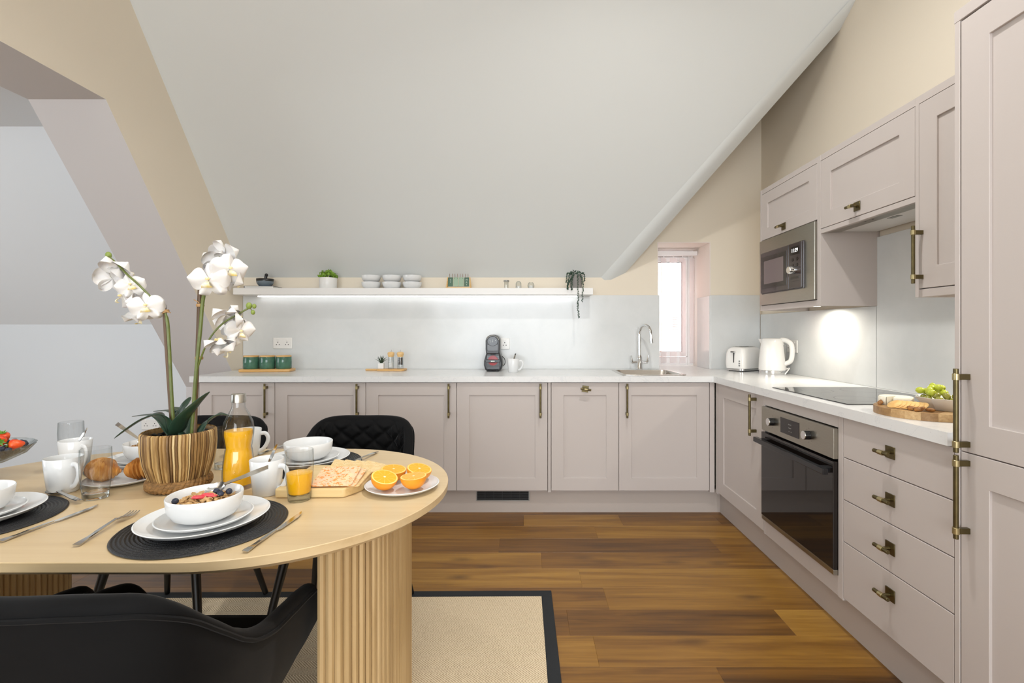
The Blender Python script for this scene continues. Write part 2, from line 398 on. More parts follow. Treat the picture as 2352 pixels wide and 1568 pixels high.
g.l(br.outputs[0], g.b.inputs['Base Color']); g.b.inputs['Roughness'].default_value = .9; MAT['brick'] = g.m
MAT['render_white'] = pbr('white_render', 'f4f2f0', .9)
# ================================================================ the setting
YB, XR, XL, XL2, ZC = 3.83, 1.845, -2.22, -2.63, 3.4
WX0, WX1, WZ0, WZ1, WY = 1.029, 1.4465, .914, 1.912, 4.21
m = MB().box(-6, 2.0, -2.9, 4.3, -.06, -.004)
floor = struct(m.build('floor', MAT['floor'], smooth=0))
pw = .182; row = 0; y = .3
plank_cache = {}
while y < 3.3:
    x = -2.9-rng.random()*1.0
    while x < 1.36:
        L = rng.choice([.62, .9, 1.22, 1.22, 1.22]); x1 = min(x+L, 1.36)
        x0 = max(x, -2.9)
        if x1-x0 > .03:
            q = MB().box(-(x1-x0)/2, (x1-x0)/2, -pw/2, pw/2, -.004, 0)
            q.build('plank', MAT['floor'], floor, ((x0+x1)/2, y+pw/2, 0), smooth=0, bevel=.0008, seg=1)
        x += L
    y += pw
m = MB()
m.box(-2.63, WX0, YB, 4.27, 0, ZC).box(WX1, 2.0, YB, 4.27, 0, ZC).box(WX0, WX1, YB, 4.27, 0, WZ0-.04).box(WX0, WX1, YB, 4.27, WZ1, ZC)
struct(m.build('wall_back', MAT['beige'], smooth=0))
struct(MB().box(XR, 2.0, -2.8, YB, 0, ZC).build('wall_right', MAT['beige'], smooth=0))
# left wall with the wide slanted opening into the side room; sides beige, reveal white
poly = [(3.83, 0), (3.83, ZC), (-2.8, ZC), (-2.8, 0), (-1.2, 0), (-1.2, 2.433), (2.574, 2.433), (3.77, .78), (3.77, 0)]
m = MB(); n = len(poly)
m.add([(XL, a, b) for a, b in poly], [tuple(range(n))], 0); m.add([(XL2, a, b) for a, b in poly], [tuple(range(n))], 1)
m.add([(XL, a, b) for a, b in poly]+[(XL2, a, b) for a, b in poly], [(i, (i+1) % n, n+(i+1) % n, n+i) for i in range(n)], 2)
struct(m.build('wall_left', [MAT['beige'], MAT['white_wall'], MAT['reveal_grey']], smooth=0, recalc=False))
# sloped ceiling, cut off on a diagonal towards the window bay
SL = 1.30
def slope_z(y): return 1.632+SL*(YB-y)
D = Vector((XR, 2.723, slope_z(2.723))); A = Vector((.629, YB, 1.600)); B = Vector((.78, YB, 1.67)); C = Vector((XR, 2.866, 2.981))
yt = YB-(ZC-1.632)/SL
pts = [(XL, YB, 1.632), (.60, YB, 1.632), tuple(D), (XR, yt, ZC), (XL, yt, ZC)]
m = MB(); m.add(pts+[(x, y, z+.06) for x, y, z in pts], [(0, 1, 2, 3, 4), (9, 8, 7, 6, 5), (0, 5, 6, 1), (1, 6, 7, 2)])
struct(m.build('ceiling_slope', MAT['slope'], smooth=0))
m = MB()
n = 14; vs = []
A2 = A+Vector((-.045, 0, .034)); D2 = D+Vector((0, -.03, .03))
for i in range(n+1):
    t = i/n
    p0, p1, p2 = A2.lerp(D2, t), A.lerp(D, t)+Vector((0, 0, -.004)), B.lerp(C, t)
    vs += [p0, p1.lerp(p0, .35)+Vector((0, 0, .002)), p1.lerp(p2, .25), p2, Vector((p2.x, p2.y, ZC))]
k = 5
m.add(vs, [(i*k+j, (i+1)*k+j, (i+1)*k+j+1, i*k+j+1) for i in range(n) for j in range(k-1)])
struct(m.build('trim_1', MAT['slope'], smooth=50))
struct(MB().box(XL2, 2.0, -2.9, 4.27, ZC, ZC+.08).build('ceiling', MAT['slope'], smooth=0))
# rear wall behind the camera, its wide opening added for the fill lamp
m = MB().box(-2.63, -1.95, -2.95, -2.8, 0, ZC).box(1.35, 2.0, -2.95, -2.8, 0, ZC).box(-1.95, 1.35, -2.95, -2.8, 0, .5).box(-1.95, 1.35, -2.95, -2.8, 2.6, ZC)
struct(m.build('wall_rear', MAT['white_wall'], smooth=0))
# side room: knee wall, slope, flat ceiling, end walls
m = MB().box(-6, XL2, 3.97, 4.3, 0, 1.265)
struct(m.build('wall_side_room', MAT['white_wall'], smooth=0))
ys = 3.97-(2.5-1.265)/1.38
m = MB().add([(-6, 3.97, 1.265), (XL2, 3.97, 1.265), (XL2, ys, 2.5), (-6, ys, 2.5)], [(0, 1, 2, 3)])
m.add([(-6, 4.3, 1.265), (XL2, 4.3, 1.265), (XL2, ys+.24, 2.58), (-6, ys+.24, 2.58)], [(0, 1, 2, 3)])
struct(m.build('ceiling_side_room_slope', MAT['white_wall'], smooth=0))
struct(MB().box(-6, XL2, -2.9, ys, 2.5, 2.6).build('ceiling_side_room', MAT['white_wall'], smooth=0))
m = MB().box(-6.1, -6, -2.9, 4.3, 0, 2.6).box(-6, XL2, -2.95, -2.85, 0, 2.6)
struct(m.build('wall_side_room_end', MAT['white_wall'], smooth=0))
# downlights let into the flat ceiling
for i, (x, y, pwr) in enumerate([(-1.0, 1.0, 6), (.50, 1.62, 30), (.2, .3, 4), (-1.2, -.4, 8), (.6, -1.2, 8)]):
    t = thing('downlight', 'white recessed ceiling downlight above the dining kitchen', 'downlight', (x, y, ZC), 0, 'ceiling downlights')
    MB().lathe([(.038, -.002), (.052, -.004), (.054, 0), (.038, 0)], 24).build('bezel', MAT['white_plastic'], t)
    MB().lathe([(0, -.001), (.038, -.001)], 24).build('diffuser', MAT['lamp_on'], t)
    l = area('downlight_lamp', (x, y, ZC-.008), (0, 0, 0), .11, .11, pwr, (1, .985, .96), 'DISK', 150)
m = MB().box(WX0+.0005, WX1-.0005, YB+.0005, WY, WZ1-.006, WZ1-.0005).box(WX1-.006, WX1-.0005, YB+.0005, WY, WZ0, WZ1-.006).box(WX0+.0005, WX0+.006, YB+.0005, WY, WZ0, WZ1-.006)
struct(m.build('trim_2', MAT['reveal'], smooth=0))
# ---------------------------------------------------------------- window in its deep reveal
win = struct(thing('window_1', 'narrow white framed window deep in its reveal behind a sheer vertical blind', 'window', ((WX0+WX1)/2, WY, WZ0)))
hw, hh = (WX1-WX0)/2, WZ1-WZ0
m = MB(); fw = .055
for (a, b, c, d) in ((-hw, -hw+fw, 0, hh), (hw-fw, hw, 0, hh), (-hw+fw, hw-fw, 0, .075), (-hw+fw, hw-fw, hh-.06, hh)): m.box(a, b, -.0, .05, c, d)
m.build('frame', MAT['upvc'], win, bevel=.003)
m = MB(); g0 = .04
a0, a1, c0, c1 = -hw+fw+.004, hw-fw-.004, .079, hh-.064
for (a, b, c, d) in ((a0, a0+g0, c0, c1), (a1-g0, a1, c0, c1), (a0+g0, a1-g0, c0, c0+g0), (a0+g0, a1-g0, c1-g0, c1)): m.box(a, b, -.012, .045, c, d)
m.build('sash', MAT['upvc'], win, bevel=.004)
m = MB()
for (a, b, c, d) in ((a0+g0, a0+g0+.003, c0+g0, c1-g0), (a1-g0-.003, a1-g0, c0+g0, c1-g0), (a0+g0, a1-g0, c0+g0, c0+g0+.003), (a0+g0, a1-g0, c1-g0-.003, c1-g0)): m.box(a, b, .004, .02, c, d)
m.build('gasket', MAT['hole'], win)
MB().box(a0+g0, a1-g0, .015, .019, c0+g0, c1-g0).build('pane', MAT['pane'], win)
bl = thing('vertical_blind', 'sheer white vertical blind hanging in the window reveal', 'blind', ((WX0+WX1)/2, WY-.10, WZ1-.03))
MB().box(-hw+.01, hw-.01, -.02, .02, -.035, 0).build('headrail', MAT['upvc'], bl, bevel=.003)
for i in range(5):
    x = -hw+.05+i*(2*hw-.1)/4
    MB().tube([(x, 0, -.035), (x, 0, -.055)], .0035, 6).build('hook', MAT['upvc'], bl)
    ang = R(38+6*math.sin(i*2.1))
    dx, dy = .044*math.cos(ang), .044*math.sin(ang)
    MB().add([(x-dx, -dy, -.055), (x+dx, dy, -.055), (x+dx, dy, -.94), (x-dx, -dy, -.94)], [(0, 1, 2, 3)]).build('slat', MAT['blind'], bl, smooth=0)
# neighbouring buildings seen through the window
t = thing('brick_house', 'pale pink brick house wall seen through the window', 'building', (0, 6.6, 0))
MB().box(-3, 1.83, 0, .3, -3, 6).build('wall', MAT['brick'], t, smooth=0)
t = thing('white_house', 'white rendered house wall with a louvred vent seen through the window', 'building', (0, 6.5, 0))
MB().box(1.83, 5, 0, .4, -3, 6).build('wall', MAT['render_white'], t, smooth=0)
for i in range(6):
    z = PX(1550, 728+i*5.4, 6.5).z
    MB().box(PX(1545, 730, 6.5).x, PX(1556, 730, 6.5).x, -.012, 0, z-.008, z+.004).build('louvre', MAT['grey_metal'], t)
# ================================================================ kitchen units
GAP = .0015
def door(u, w, h, x, z, name='door', shaker=True, fr=.082, th=.02, frt=None):
    """door with its lower left front corner at (x, 0, z) of unit u; front plane y=0"""
    w -= 2*GAP; h -= 2*GAP; frt = frt or fr
    d = None
    if shaker:
        o = [(0, 0), (w, 0), (w, h), (0, h)]; i = [(fr, frt), (w-fr, frt), (w-fr, h-frt), (fr, h-frt)]
        m = MB(); vs = [(a, 0, b) for a, b in o]+[(a, 0, b) for a, b in i]+[(a, .008, b) for a, b in i]+[(a, th, b) for a, b in o]
        fs = []
        for k in range(4):
            j = (k+1) % 4
            fs += [(k, j, 4+j, 4+k), (4+k, 4+j, 8+j, 8+k), (k, j, 12+j, 12+k)]
        fs.append((12, 13, 14, 15)); m.add(vs, fs)
        d = m.build(name, MAT['cab'], u, (x+GAP, 0, z+GAP), smooth=0, bevel=.0012, seg=1)
        MB().box(fr-.002, w-fr+.002, .008, .018, frt-.002, h-frt+.002).build('panel', MAT['cab'], d, smooth=0)
    else:
        d = MB().box(0, w, 0, th, 0, h).build(name, MAT['cab'], u, (x+GAP, 0, z+GAP), smooth=0, bevel=.0015, seg=1)
    return d
def bar_handle(d, x, z, L=.224, sp=.172):
    """upright bar handle centred at (x, z) of door d"""
    yb = -.036
    h = MB().tube([(0, yb, -L/2), (0, yb, L/2)], .0065, 12).build('handle', MAT['brass'], d, (x, 0, z), bevel=.0008, seg=1)
    for s in (-1, 1):
        m = MB().box(-.006, .006, yb, 0, s*sp/2-.008, s*sp/2+.008, 0)
        m.tube([(0, yb, s*sp/2-.009), (0, yb, s*sp/2+.009)], .0088, 12, 1)
        m.build('post', [MAT['brass'], MAT['brass_light']], d, (x, 0, z), bevel=.0006, seg=1)
def knob(d, x, z, rot=0):
    m = MB().box(-.021, .021, -.004, 0, -.021, .021).tube([(0, -.004, 0), (0, -.03, 0)], .0055, 10)
    m.tube([(-.034, -.034, 0), (.034, -.034, 0)], .0068, 12).tube([(-.010, -.034, 0), (.010, -.034, 0)], .0088, 12, 1)
    m.build('knob', [MAT['brass'], MAT['brass_light']], d, (x, 0, z), (0, rot, 0), bevel=.0006, seg=1)
DZ0, DZ1, WTB, WTT = .160, .872, .875, .914
YF, XF = 3.21, 1.245
def bx(px): return (px-CX)/FPX*YF
def base_unit(name, label, x0, x1, hinge, depth=.58, ct=.872, mk='bar', cat='cabinet', group='base cabinets along the back wall'):
    u = thing(name, label, cat, (x0, YF, 0), 0, group); w = x1-x0
    MB().box(.0015, w-.0015, .021, depth, .15, ct).build('carcass', MAT['cab'], u, smooth=0)
    d = door(u, w, DZ1-DZ0, 0, DZ0)
    if mk == 'bar': bar_handle(d, w-.05 if hinge == 'r' else .047, .712-.118)
    else: knob(d, w/2, .712-.043, R(8))
    return u
lab = 'greige shaker base cabinet '
u = base_unit('base_cabinet', lab+'at the end nearest the sloping opening, beneath the green canisters', bx(457), bx(631), 'r')
MB().box(bx(440)-bx(457), -.002, 0, .58, .15, .872).build('end_filler', MAT['cab'], u, smooth=0)
base_unit('base_cabinet', lab+'second from the sloping opening, partly behind the dining chairs', bx(631), bx(840), 'r')
base_unit('base_cabinet', lab+'third from the sloping opening, behind the quilted chair back', bx(840), bx(1049), 'r')
u = base_unit('base_cabinet', lab+'directly above the plinth vent grille', bx(1049), bx(1258), 'r')
MB().box(bx(1258)-bx(1049)+.002, bx(1266)-bx(1049)-.002, -.001, .58, .15, .872).build('filler', MAT['cab'], u, smooth=0)
base_unit('base_cabinet', 'narrow greige shaker cabinet with a single short brass knob', bx(1266), bx(1421.5), 'r', mk='knob')
u = base_unit('base_cabinet', lab+'under the sink with its handle at the left stile', bx(1421.5), bx(1629.5), 'l', ct=.735)
MB().box(bx(1629.5)-bx(1421.5)+.002, bx(1641)-bx(1421.5), -.001, .03, .15, .872).build('corner_filler', MAT['cab'], u, smooth=0)
# right-hand run: local x runs towards the camera, local y into the wall
def runit(name, label, y_far, y_near, face=XF, cat='cabinet', group=None):
    return thing(name, label, cat, (face, y_far, 0), R(-90), group), y_far-y_near
G2 = 'units along the right wall'
u, w = runit('base_cabinet', 'greige shaker corner base cabinet beside the built-in oven', 3.205, 2.558, group=G2)
MB().box(.03, w-.0015, .021, .58, .15, .872).build('carcass', MAT['cab'], u, smooth=0)
MB().box(.0, .036, .0, .03, .15, .872).build('corner_filler', MAT['cab'], u, smooth=0)
d = door(u, w-.038, DZ1-DZ0, .038, DZ0, fr=.082); bar_handle(d, w-.038-.085, .712-.118)
u, w = runit('oven_housing', 'greige oven housing cabinet framing the built-in oven', 2.558, 1.917, group=G2)
for a_, b_ in ((.001, .013), (w-.030, w-.001)): MB().box(a_, b_, 0, .58, .15, .872).build('side_panel', MAT['cab'], u, smooth=0, bevel=.001, seg=1)
MB().box(.014, w-.031, .001, .03, .824, .870).build('top_rail', MAT['cab'], u, smooth=0, bevel=.001, seg=1)
MB().box(.014, w-.031, .001, .03, .152, .233).build('bottom_panel', MAT['cab'], u, smooth=0, bevel=.001, seg=1)
MB().box(.014, w-.031, .56, .58, .15, .872).build('back_panel', MAT['cab'], u, smooth=0)
# oven
ov = thing('oven', 'built-in single oven with black glass door and steel control panel', 'oven', (XF, 2.543, .236), R(-90)); ow = .595
MB().box(.004, ow-.004, .02, .55, .0, .582).build('body', MAT['black_plastic'], ov, smooth=0)
m = MB().box(0, ow, -.018, .02, .462, .584); fas = m.build('control_panel', MAT['brushed'], ov, smooth=0, bevel=.0015)
MB().box(.190, .350, -.0195, -.017, .488, .560).build('display', MAT['mw_dark'], fas, smooth=0)
m = MB()
for k, (a, b, c, d) in enumerate([(.262, .266, .535, .540), (.270, .276, .535, .540), (.280, .286, .535, .540), (.262, .286, .520, .523), (.266, .270, .503, .507), (.284, .288, .503, .507)]): m.box(a, b, -.0200, -.0195, c, d)
m.build('display_marks', MAT['grey_metal'], fas, smooth=0)
for x in (.115, .425):
    kn = MB().tube([(0, -.018, 0), (0, -.040, 0)], .019, 24).build('control_knob', MAT['black_gloss'], ov, (x, 0, .522), bevel=.001)
    MB().tube([(0, -.040, 0), (0, -.0445, 0)], .0185, 24).build('knob_cap', MAT['chrome'], kn, bevel=.001)
    m = MB()
    for a in range(0, 360, 45 if x > .3 else 90): m.box(.030*math.cos(R(a))-.0012, .030*math.cos(R(a))+.0012, -.0185, -.0178, .030*math.sin(R(a))-.0012, .030*math.sin(R(a))+.0012)
    m.build('dial_marks', MAT['print_dark'], fas, (x, 0, .522), smooth=0)
dr = MB().box(0, ow, -.020, .0, .022, .452).build('door', MAT['oven_glass'], ov, smooth=0, bevel=.002)
MB().box(0, ow, -.018, .0, -.001, .020).build('bottom_trim', MAT['brushed'], ov, smooth=0, bevel=.001)
m = MB().box(-.002, ow+.002, -.062, -.040, .400, .424)
for x in (.02, ow-.06): m.box(x, x+.04, -.042, -.018, .402, .422)
m.build('handle', MAT['black_gloss'], dr, smooth=0, bevel=.002)
# drawers
u, w = runit('drawer_unit', 'greige four drawer base unit with short brass knobs beside the tall cabinet', 1.917, 1.419, group=G2)
MB().box(.0015, w-.0015, .021, .58, .15, .872).build('carcass', MAT['cab'], u, smooth=0)
zs = [.160, .384, .549, .7145, .872]
for i in range(4):
    d = door(u, w, zs[i+1]-zs[i], 0, zs[i], 'drawer', False); knob(d, w/2, (zs[i+1]-zs[i])*(.5 if i else .66))
# tall unit
u, w = runit('tall_cabinet', 'tall greige shaker larder cabinet with two long brass bar handles', 1.418, .80, group=G2)
MB().box(.001, .018, -.001, .595, .15, 2.128).build('side_panel', MAT['cab'], u, smooth=0, bevel=.001, seg=1)
MB().box(.0, w, -.002, .595, 2.100, 2.134).build('top_panel', MAT['cab'], u, smooth=0, bevel=.001, seg=1)
MB().box(.02, w-.002, .021, .595, .15, 2.098).build('carcass', MAT['cab'], u, smooth=0)
d = door(u, w-.02, .866-DZ0, .02, DZ0, fr=.085); bar_handle(d, .024, .866-DZ0-.125, .236, .19)
d = door(u, w-.02, 2.096-.866, .02, .866, fr=.085); bar_handle(d, .024, .118, .236, .19)
# plinths
PL = 'greige kickboard plinth along the floor under the '
tag(MB().box(-2.19, XF+.05, YF+.05, YF+.068, 0, .152).build('plinth', MAT['plinth'], smooth=0), PL+'back cabinets', 'plinth')
tag(MB().box(XF+.05, XF+.068, .8, YF+.049, 0, .152).build('plinth', MAT['plinth'], smooth=0), PL+'oven and drawers', 'plinth')
v = thing('vent_grille', 'dark slatted vent grille set in the plinth under the cabinets', 'vent', (PX(1155, 1140, 3.26).x, YF+.05, PX(1155, 1149, 3.26).z))
vw = .178; vh = .068
m = MB().box(-vw, vw, -.006, 0, 0, .005).box(-vw, vw, -.006, 0, vh-.005, vh).box(-vw, -vw+.006, -.006, 0, .005, vh-.005).box(vw-.006, vw, -.006, 0, .005, vh-.005)
m.build('frame', MAT['grey_metal'], v, smooth=0)
MB().box(-vw+.006, vw-.006, -.0012, -.0002, .005, vh-.005).build('backing', MAT['hole'], v, smooth=0)
for i in range(3): MB().box(-vw+.006, vw-.006, -.005, -.001, .014+i*.0155, .0165+i*.0155).build('slat', MAT['dark_grey'], v, smooth=0)
for i in range(5): MB().box(-vw+.058+i*.058, -vw+.060+i*.058, -.004, -.001, .005, vh-.005).build('rib', MAT['dark_grey'], v, smooth=0)
# worktop (one continuous L with the sink cut-out and the window sill tongue)
SX0, SX1, SY0, SY1 = .655, 1.068, 3.275, 3.685
m = MB(); z0, z1 = WTB, WTT
m.box(-2.205, SX0, YF-.02, YB-.001, z0, z1).box(SX0, SX1, YF-.02, SY0, z0, z1).box(SX0, SX1, SY1, YB-.001, z0, z1).box(SX1, XR-.001, YF-.02, YB-.001, z0, z1)
m.box(XF-.02, XR-.001, 1.419, YF-.02, z0, z1).box(WX0+.001, WX1-.001, YB-.001, WY, z0, z1)
tag(m.build('worktop', MAT['quartz'], smooth=0), 'white quartz worktop running in an L along both walls', 'worktop')
# sink
s = thing('sink', 'square stainless steel sink bowl let into the worktop', 'sink', ((SX0+SX1)/2, (SY0+SY1)/2, WTT))
sw, sd = SX1-SX0-.004, SY1-SY0-.004
def ring(mb, loops):
    n = len(loops[0]); vs = [p for lp in loops for p in lp]
    mb.add(vs, [(i*n+k, i*n+(k+1) % n, (i+1)*n+(k+1) % n, (i+1)*n+k) for i in range(len(loops)-1) for k in range(n)])
    return mb
lp = [[(x, y, .0005) for x, y in rrect(sw+.03, sd+.03, .035)], [(x, y, .004) for x, y in rrect(sw+.026, sd+.026, .035)], [(x, y, .004) for x, y in rrect(sw-.02, sd-.02, .045)],
      [(x, y, -.006) for x, y in rrect(sw-.03, sd-.03, .045)], [(x, y, -.15) for x, y in rrect(sw-.055, sd-.055, .05)], [(x, y, -.17) for x, y in rrect(sw-.10, sd-.10, .04)], [(x, y, -.172) for x, y in rrect(.08, .08, .039)]]
m = ring(MB(), lp); m.build('bowl', MAT['sinksteel'], s, smooth=50)
MB().lathe([(0, -.166), (.028, -.166), (.042, -.170)], 24).build('drain', MAT['chrome'], s)
MB().lathe([(0, 0), (.012, 0), (.014, .004)], 16).build('overflow', MAT['hole'], s, (0, sd/2-.024, -.055), (R(90), 0, 0))
tp = thing('tap', 'chrome swan neck mixer tap with two lever handles behind the sink', 'tap', (.868, 3.745, WTT+.0005))
MB().lathe([(0, 0), (.026, 0), (.027, .006), (.023, .012), (.021, .09), (.017, .105), (.013, .112)], 28).build('body', MAT['chrome'], tp)
pa = [(0, 0, .10), (0, 0, .27)]+[(.030*(1-math.cos(a)), -.055*(1-math.cos(a)), .27+.072*math.sin(a)) for a in [math.pi*i/14 for i in range(1, 15)]]+[(.062, -.113, .235)]
sp = MB().tube(pa, .0105, 16).build('spout', MAT['chrome'], tp)
MB().tube([(.0615, -.1115, .238), (.064, -.116, .205)], .0125, 16).build('aerator', MAT['chrome'], sp)
for sgn in (-1, 1):
    m = MB().tube([(sgn*.018, 0, .06), (sgn*.062, -.004, .056)], .010, 14).tube([(sgn*.046, 0, .058), (sgn*.060, -.01, .062), (sgn*.066, -.012, .11)], [.009, .0085, .006], 10)
    m.build('lever', MAT['chrome'], tp)
# hob
h = thing('induction_hob', 'black glass induction hob flush on the right worktop', 'hob', (1.53, 2.25, WTT))
MB().box(-.245, .255, -.30, .30, .0003, .004).build('glass', MAT['hob_glass'], h, smooth=0, bevel=.002)
m = MB()
for (x, y, r) in ((-.10, -.15, .09), (.12, -.15, .07), (-.10, .15, .07), (.12, .15, .09)): m.lathe([(r, .0043), (r+.0015, .0043)], 40, 0, Mx((x, y, 0)))
m.build('zone_rings', MAT['dark_grey'], h, smooth=0)
# splashbacks
tag(MB().box(XL+.002, WX0+.012, YB-.014, YB-.0005, WTT+.0005, 1.492).build('splashback', MAT['splash'], smooth=0, bevel=.001, seg=1), 'pale splashback panel behind the floating shelf', 'splashback')
m = MB().box(WX1-.002, XR-.016, YB-.014, YB-.0005, WTT+.0005, 1.492).box(WX1-.014, WX1-.0005, YB-.012, WY-.12, WTT+.0005, 1.487)
tag(m.build('splashback', MAT['splash'], smooth=0, bevel=.001, seg=1), 'pale splashback panel beside the window turning into its reveal', 'splashback')
tag(MB().box(XR-.014, XR-.0005, 2.553, YB-.016, WTT+.0005, 1.341).build('splashback', MAT['splash'], smooth=0, bevel=.001, seg=1), 'pale glossy splashback panel behind the kettle under the microwave cabinet', 'splashback')
tag(MB().box(XR-.014, XR-.0005, 1.42, 2.549, WTT+.0005, 1.70).build('splashback', MAT['splash'], smooth=0, bevel=.001, seg=1), 'pale glossy splashback panel behind the hob under the extractor', 'splashback')
# ---------------------------------------------------------------- upper cabinets
XU, UD = 1.535, .3085
UZ0, UZT = 1.342, 2.128
u, w = runit('wall_cabinet', 'greige wall cabinet housing the built-in microwave', 3.2, 2.545, XU, group='wall cabinets')
MB().box(.0, .018, 0, UD, UZ0, UZT).build('side_panel', MAT['cab'], u, smooth=0, bevel=.001, seg=1)
MB().box(w-.030, w, 0, UD, UZ0, UZT).build('side_panel', MAT['cab'], u, smooth=0, bevel=.001, seg=1)
MB().box(.018, w-.03, .001, UD, UZT-.03, UZT).build('top_panel', MAT['cab'], u, smooth=0)
MB().box(.018, w-.03, .001, .020, UZ0, 1.374).build('pelmet', MAT['cab'], u, smooth=0)
MB().box(.018, w-.03, .021, UD, 1.362, 1.374).build('bottom_panel', MAT['cab'], u, smooth=0)
MB().box(.018, w-.03, .03, UD, 1.80, UZT-.03).build('carcass', MAT['cab'], u, smooth=0)
d = door(u, w-.048, 2.097-1.797, .018, 1.797, fr=.075, frt=.07); knob(d, (w-.048)*.45, .036)
mw = thing('microwave', 'built-in microwave with steel frame, black door and lit clock', 'microwave', (XU, 3.181, 1.377), R(-90)); mwx, mwz = .605, .414
MB().box(.01, mwx-.01, .012, .29, .01, mwz-.01).build('body', MAT['black_plastic'], mw, smooth=0)
MB().box(0, mwx, -.014, .012, 0, mwz).build('frame', MAT['brushed'], mw, smooth=0, bevel=.003)
MB().box(.040, .515, -.020, -.013, .068, .332).build('surround', MAT['mw_black'], mw, smooth=0, bevel=.003)
dd = MB().box(.046, .378, -.030, -.019, .074, .326).build('door', MAT['mw_black'], mw, smooth=0, bevel=.002)
MB().box(.066, .360, -.0315, -.029, .100, .300).build('window_frame', MAT['mw_dark'], dd, smooth=0, bevel=.001)
MB().box(.096, .328, -.0325, -.031, .128, .272).build('window', MAT['mw_window'], dd, smooth=0)
cp = MB().box(.381, .510, -.030, -.019, .074, .326).build('control_panel', MAT['mw_black'], mw, smooth=0, bevel=.002)
MB().box(.402, .492, -.0312, -.0295, .262, .308).build('display', MAT['mw_dark'], cp, smooth=0)
for i in range(2):
    for j in range(2): MB().lathe([(0, .0015), (.010, .0015), (.0115, 0)], 16).build('button', MAT['mw_dark'], cp, (.425+i*.045, -.030, .236-j*.034), (R(90), 0, 0))
MB().box(.405, .490, -.0318, -.029, .126, .140).build('button', MAT['mw_dark'], cp, smooth=0, bevel=.001)
MB().box(.405, .490, -.0310, -.029, .112, .115).build('trim_line', MAT['mw_dark'], cp, smooth=0)
kn = MB().lathe([(.022, 0), (.0215, .034), (.019, .038), (0, .038)], 28).build('dial', MAT['chrome'], mw, (.447, -.030, .175), (R(90), 0, 0))
def text(name, s, size, mat, parent, loc, rot, depth=.0004, align='CENTER'):
    cu = bpy.data.curves.new(name, 'FONT'); cu.body = s; cu.size = size; cu.extrude = depth; cu.align_x = align; cu.resolution_u = 3
    o = bpy.data.objects.new(name, cu); COL.objects.link(o)
    dg = bpy.context.evaluated_depsgraph_get(); me = bpy.data.meshes.new_from_object(o.evaluated_get(dg))
    bpy.data.objects.remove(o); me.materials.clear(); me.materials.append(mat)
    return link(name, me, parent, loc, rot)
text('clock_digits', '11:29', .030, MAT['digits'], cp, (.447, -.0316, .276), (R(90), 0, 0))
u, w = runit('wall_cabinet', 'greige shaker wall cabinet with a top hinged door above the extractor hood', 2.5445, 1.926, XU, group='wall cabinets')
MB().box(.001, w-.001, .021, UD, 1.765, UZT-.03).build('carcass', MAT['cab'], u, smooth=0)
MB().box(.0, w, .001, UD, UZT-.03, UZT).build('top_panel', MAT['cab'], u, smooth=0)
MB().box(.0, w, .001, .020, 1.718, 1.741).build('pelmet', MAT['cab'], u, smooth=0, bevel=.001, seg=1)
d = door(u, w, 2.097-1.742, 0, 1.742, fr=.082, frt=.078); knob(d, w*.455, .045)
ho = thing('extractor_hood', 'slim stainless steel extractor hood built in beneath the wall cabinet', 'extractor', (XU+.022, 2.540, 1.722), R(-90))
MB().box(0, w-.01, 0, UD-.04, .012, .042).build('body', MAT['grey_metal'], ho, smooth=0)
MB().box(.0, w-.01, .0, .075, .002, .012).build('control_strip', MAT['brushed'], ho, smooth=0)
fl = MB().box(.0, w-.01, .076, UD-.04, .006, .012).build('filter', MAT['white_satin'], ho, smooth=0)
MB().box(.30, .36, .10, .125, .0045, .0062).build('latch', MAT['grey_metal'], fl, smooth=0)
for x in (.25, .30): MB().lathe([(0, 0), (.005, 0)], 12).build('switch', MAT['hole'], ho, (x, .035, .0015))
u, w = runit('wall_cabinet', 'greige shaker wall cabinet with long bar handle next to the tall larder', 1.9255, 1.4195, XU, group='wall cabinets')
MB().box(.0, .018, 0, UD, UZ0, UZT-.03).build('side_panel', MAT['cab'], u, smooth=0, bevel=.001, seg=1)
MB().box(.0, w, .001, UD, UZT-.03, UZT).build('top_panel', MAT['cab'], u, smooth=0)
MB().box(.018, w, .001, .02, UZ0, 1.372).build('pelmet', MAT['cab'], u, smooth=0, bevel=.001, seg=1)
MB().box(.019, w, .021, UD, 1.362, UZT-.031).build('carcass', MAT['cab'], u, smooth=0)
d = door(u, w-.018, 2.097-1.374, .018, 1.374, fr=.082); bar_handle(d, .016, .130)
# under-cabinet lights
for y, lb in ((2.86, 'small round under-cabinet light below the microwave cabinet'), (1.68, 'small round under-cabinet light beside the tall larder')):
    t = thing('cabinet_light', lb, 'light', (1.70, y, 1.3618), 0)
    MB().lathe([(.026, -.008), (.032, -.008), (.033, 0)], 24).build('bezel', MAT['chrome'], t)
    MB().lathe([(0, -.0075), (.026, -.0075)], 24).build('lens', MAT['lamp_on'], t)
    area('cabinet_lamp', (1.70, y, 1.3618-.012), (0, 0, 0), .05, .05, 3.2, (1, .93, .80), 'DISK', 170)
# ---------------------------------------------------------------- shelf with LED strip
SHZ = 1.532
s = thing('shelf', 'long white floating shelf with a glowing light strip underneath', 'shelf', (0, 0, SHZ))
MB().box(-2.184, .497, 3.63, YB-.015, -.049, 0).build('board', MAT['white_satin'], s, smooth=0, bevel=.002)
MB().box(-2.08, .40, 3.775, 3.795, -.056, -.0495).build('light_strip', MAT['led'], s, smooth=0)
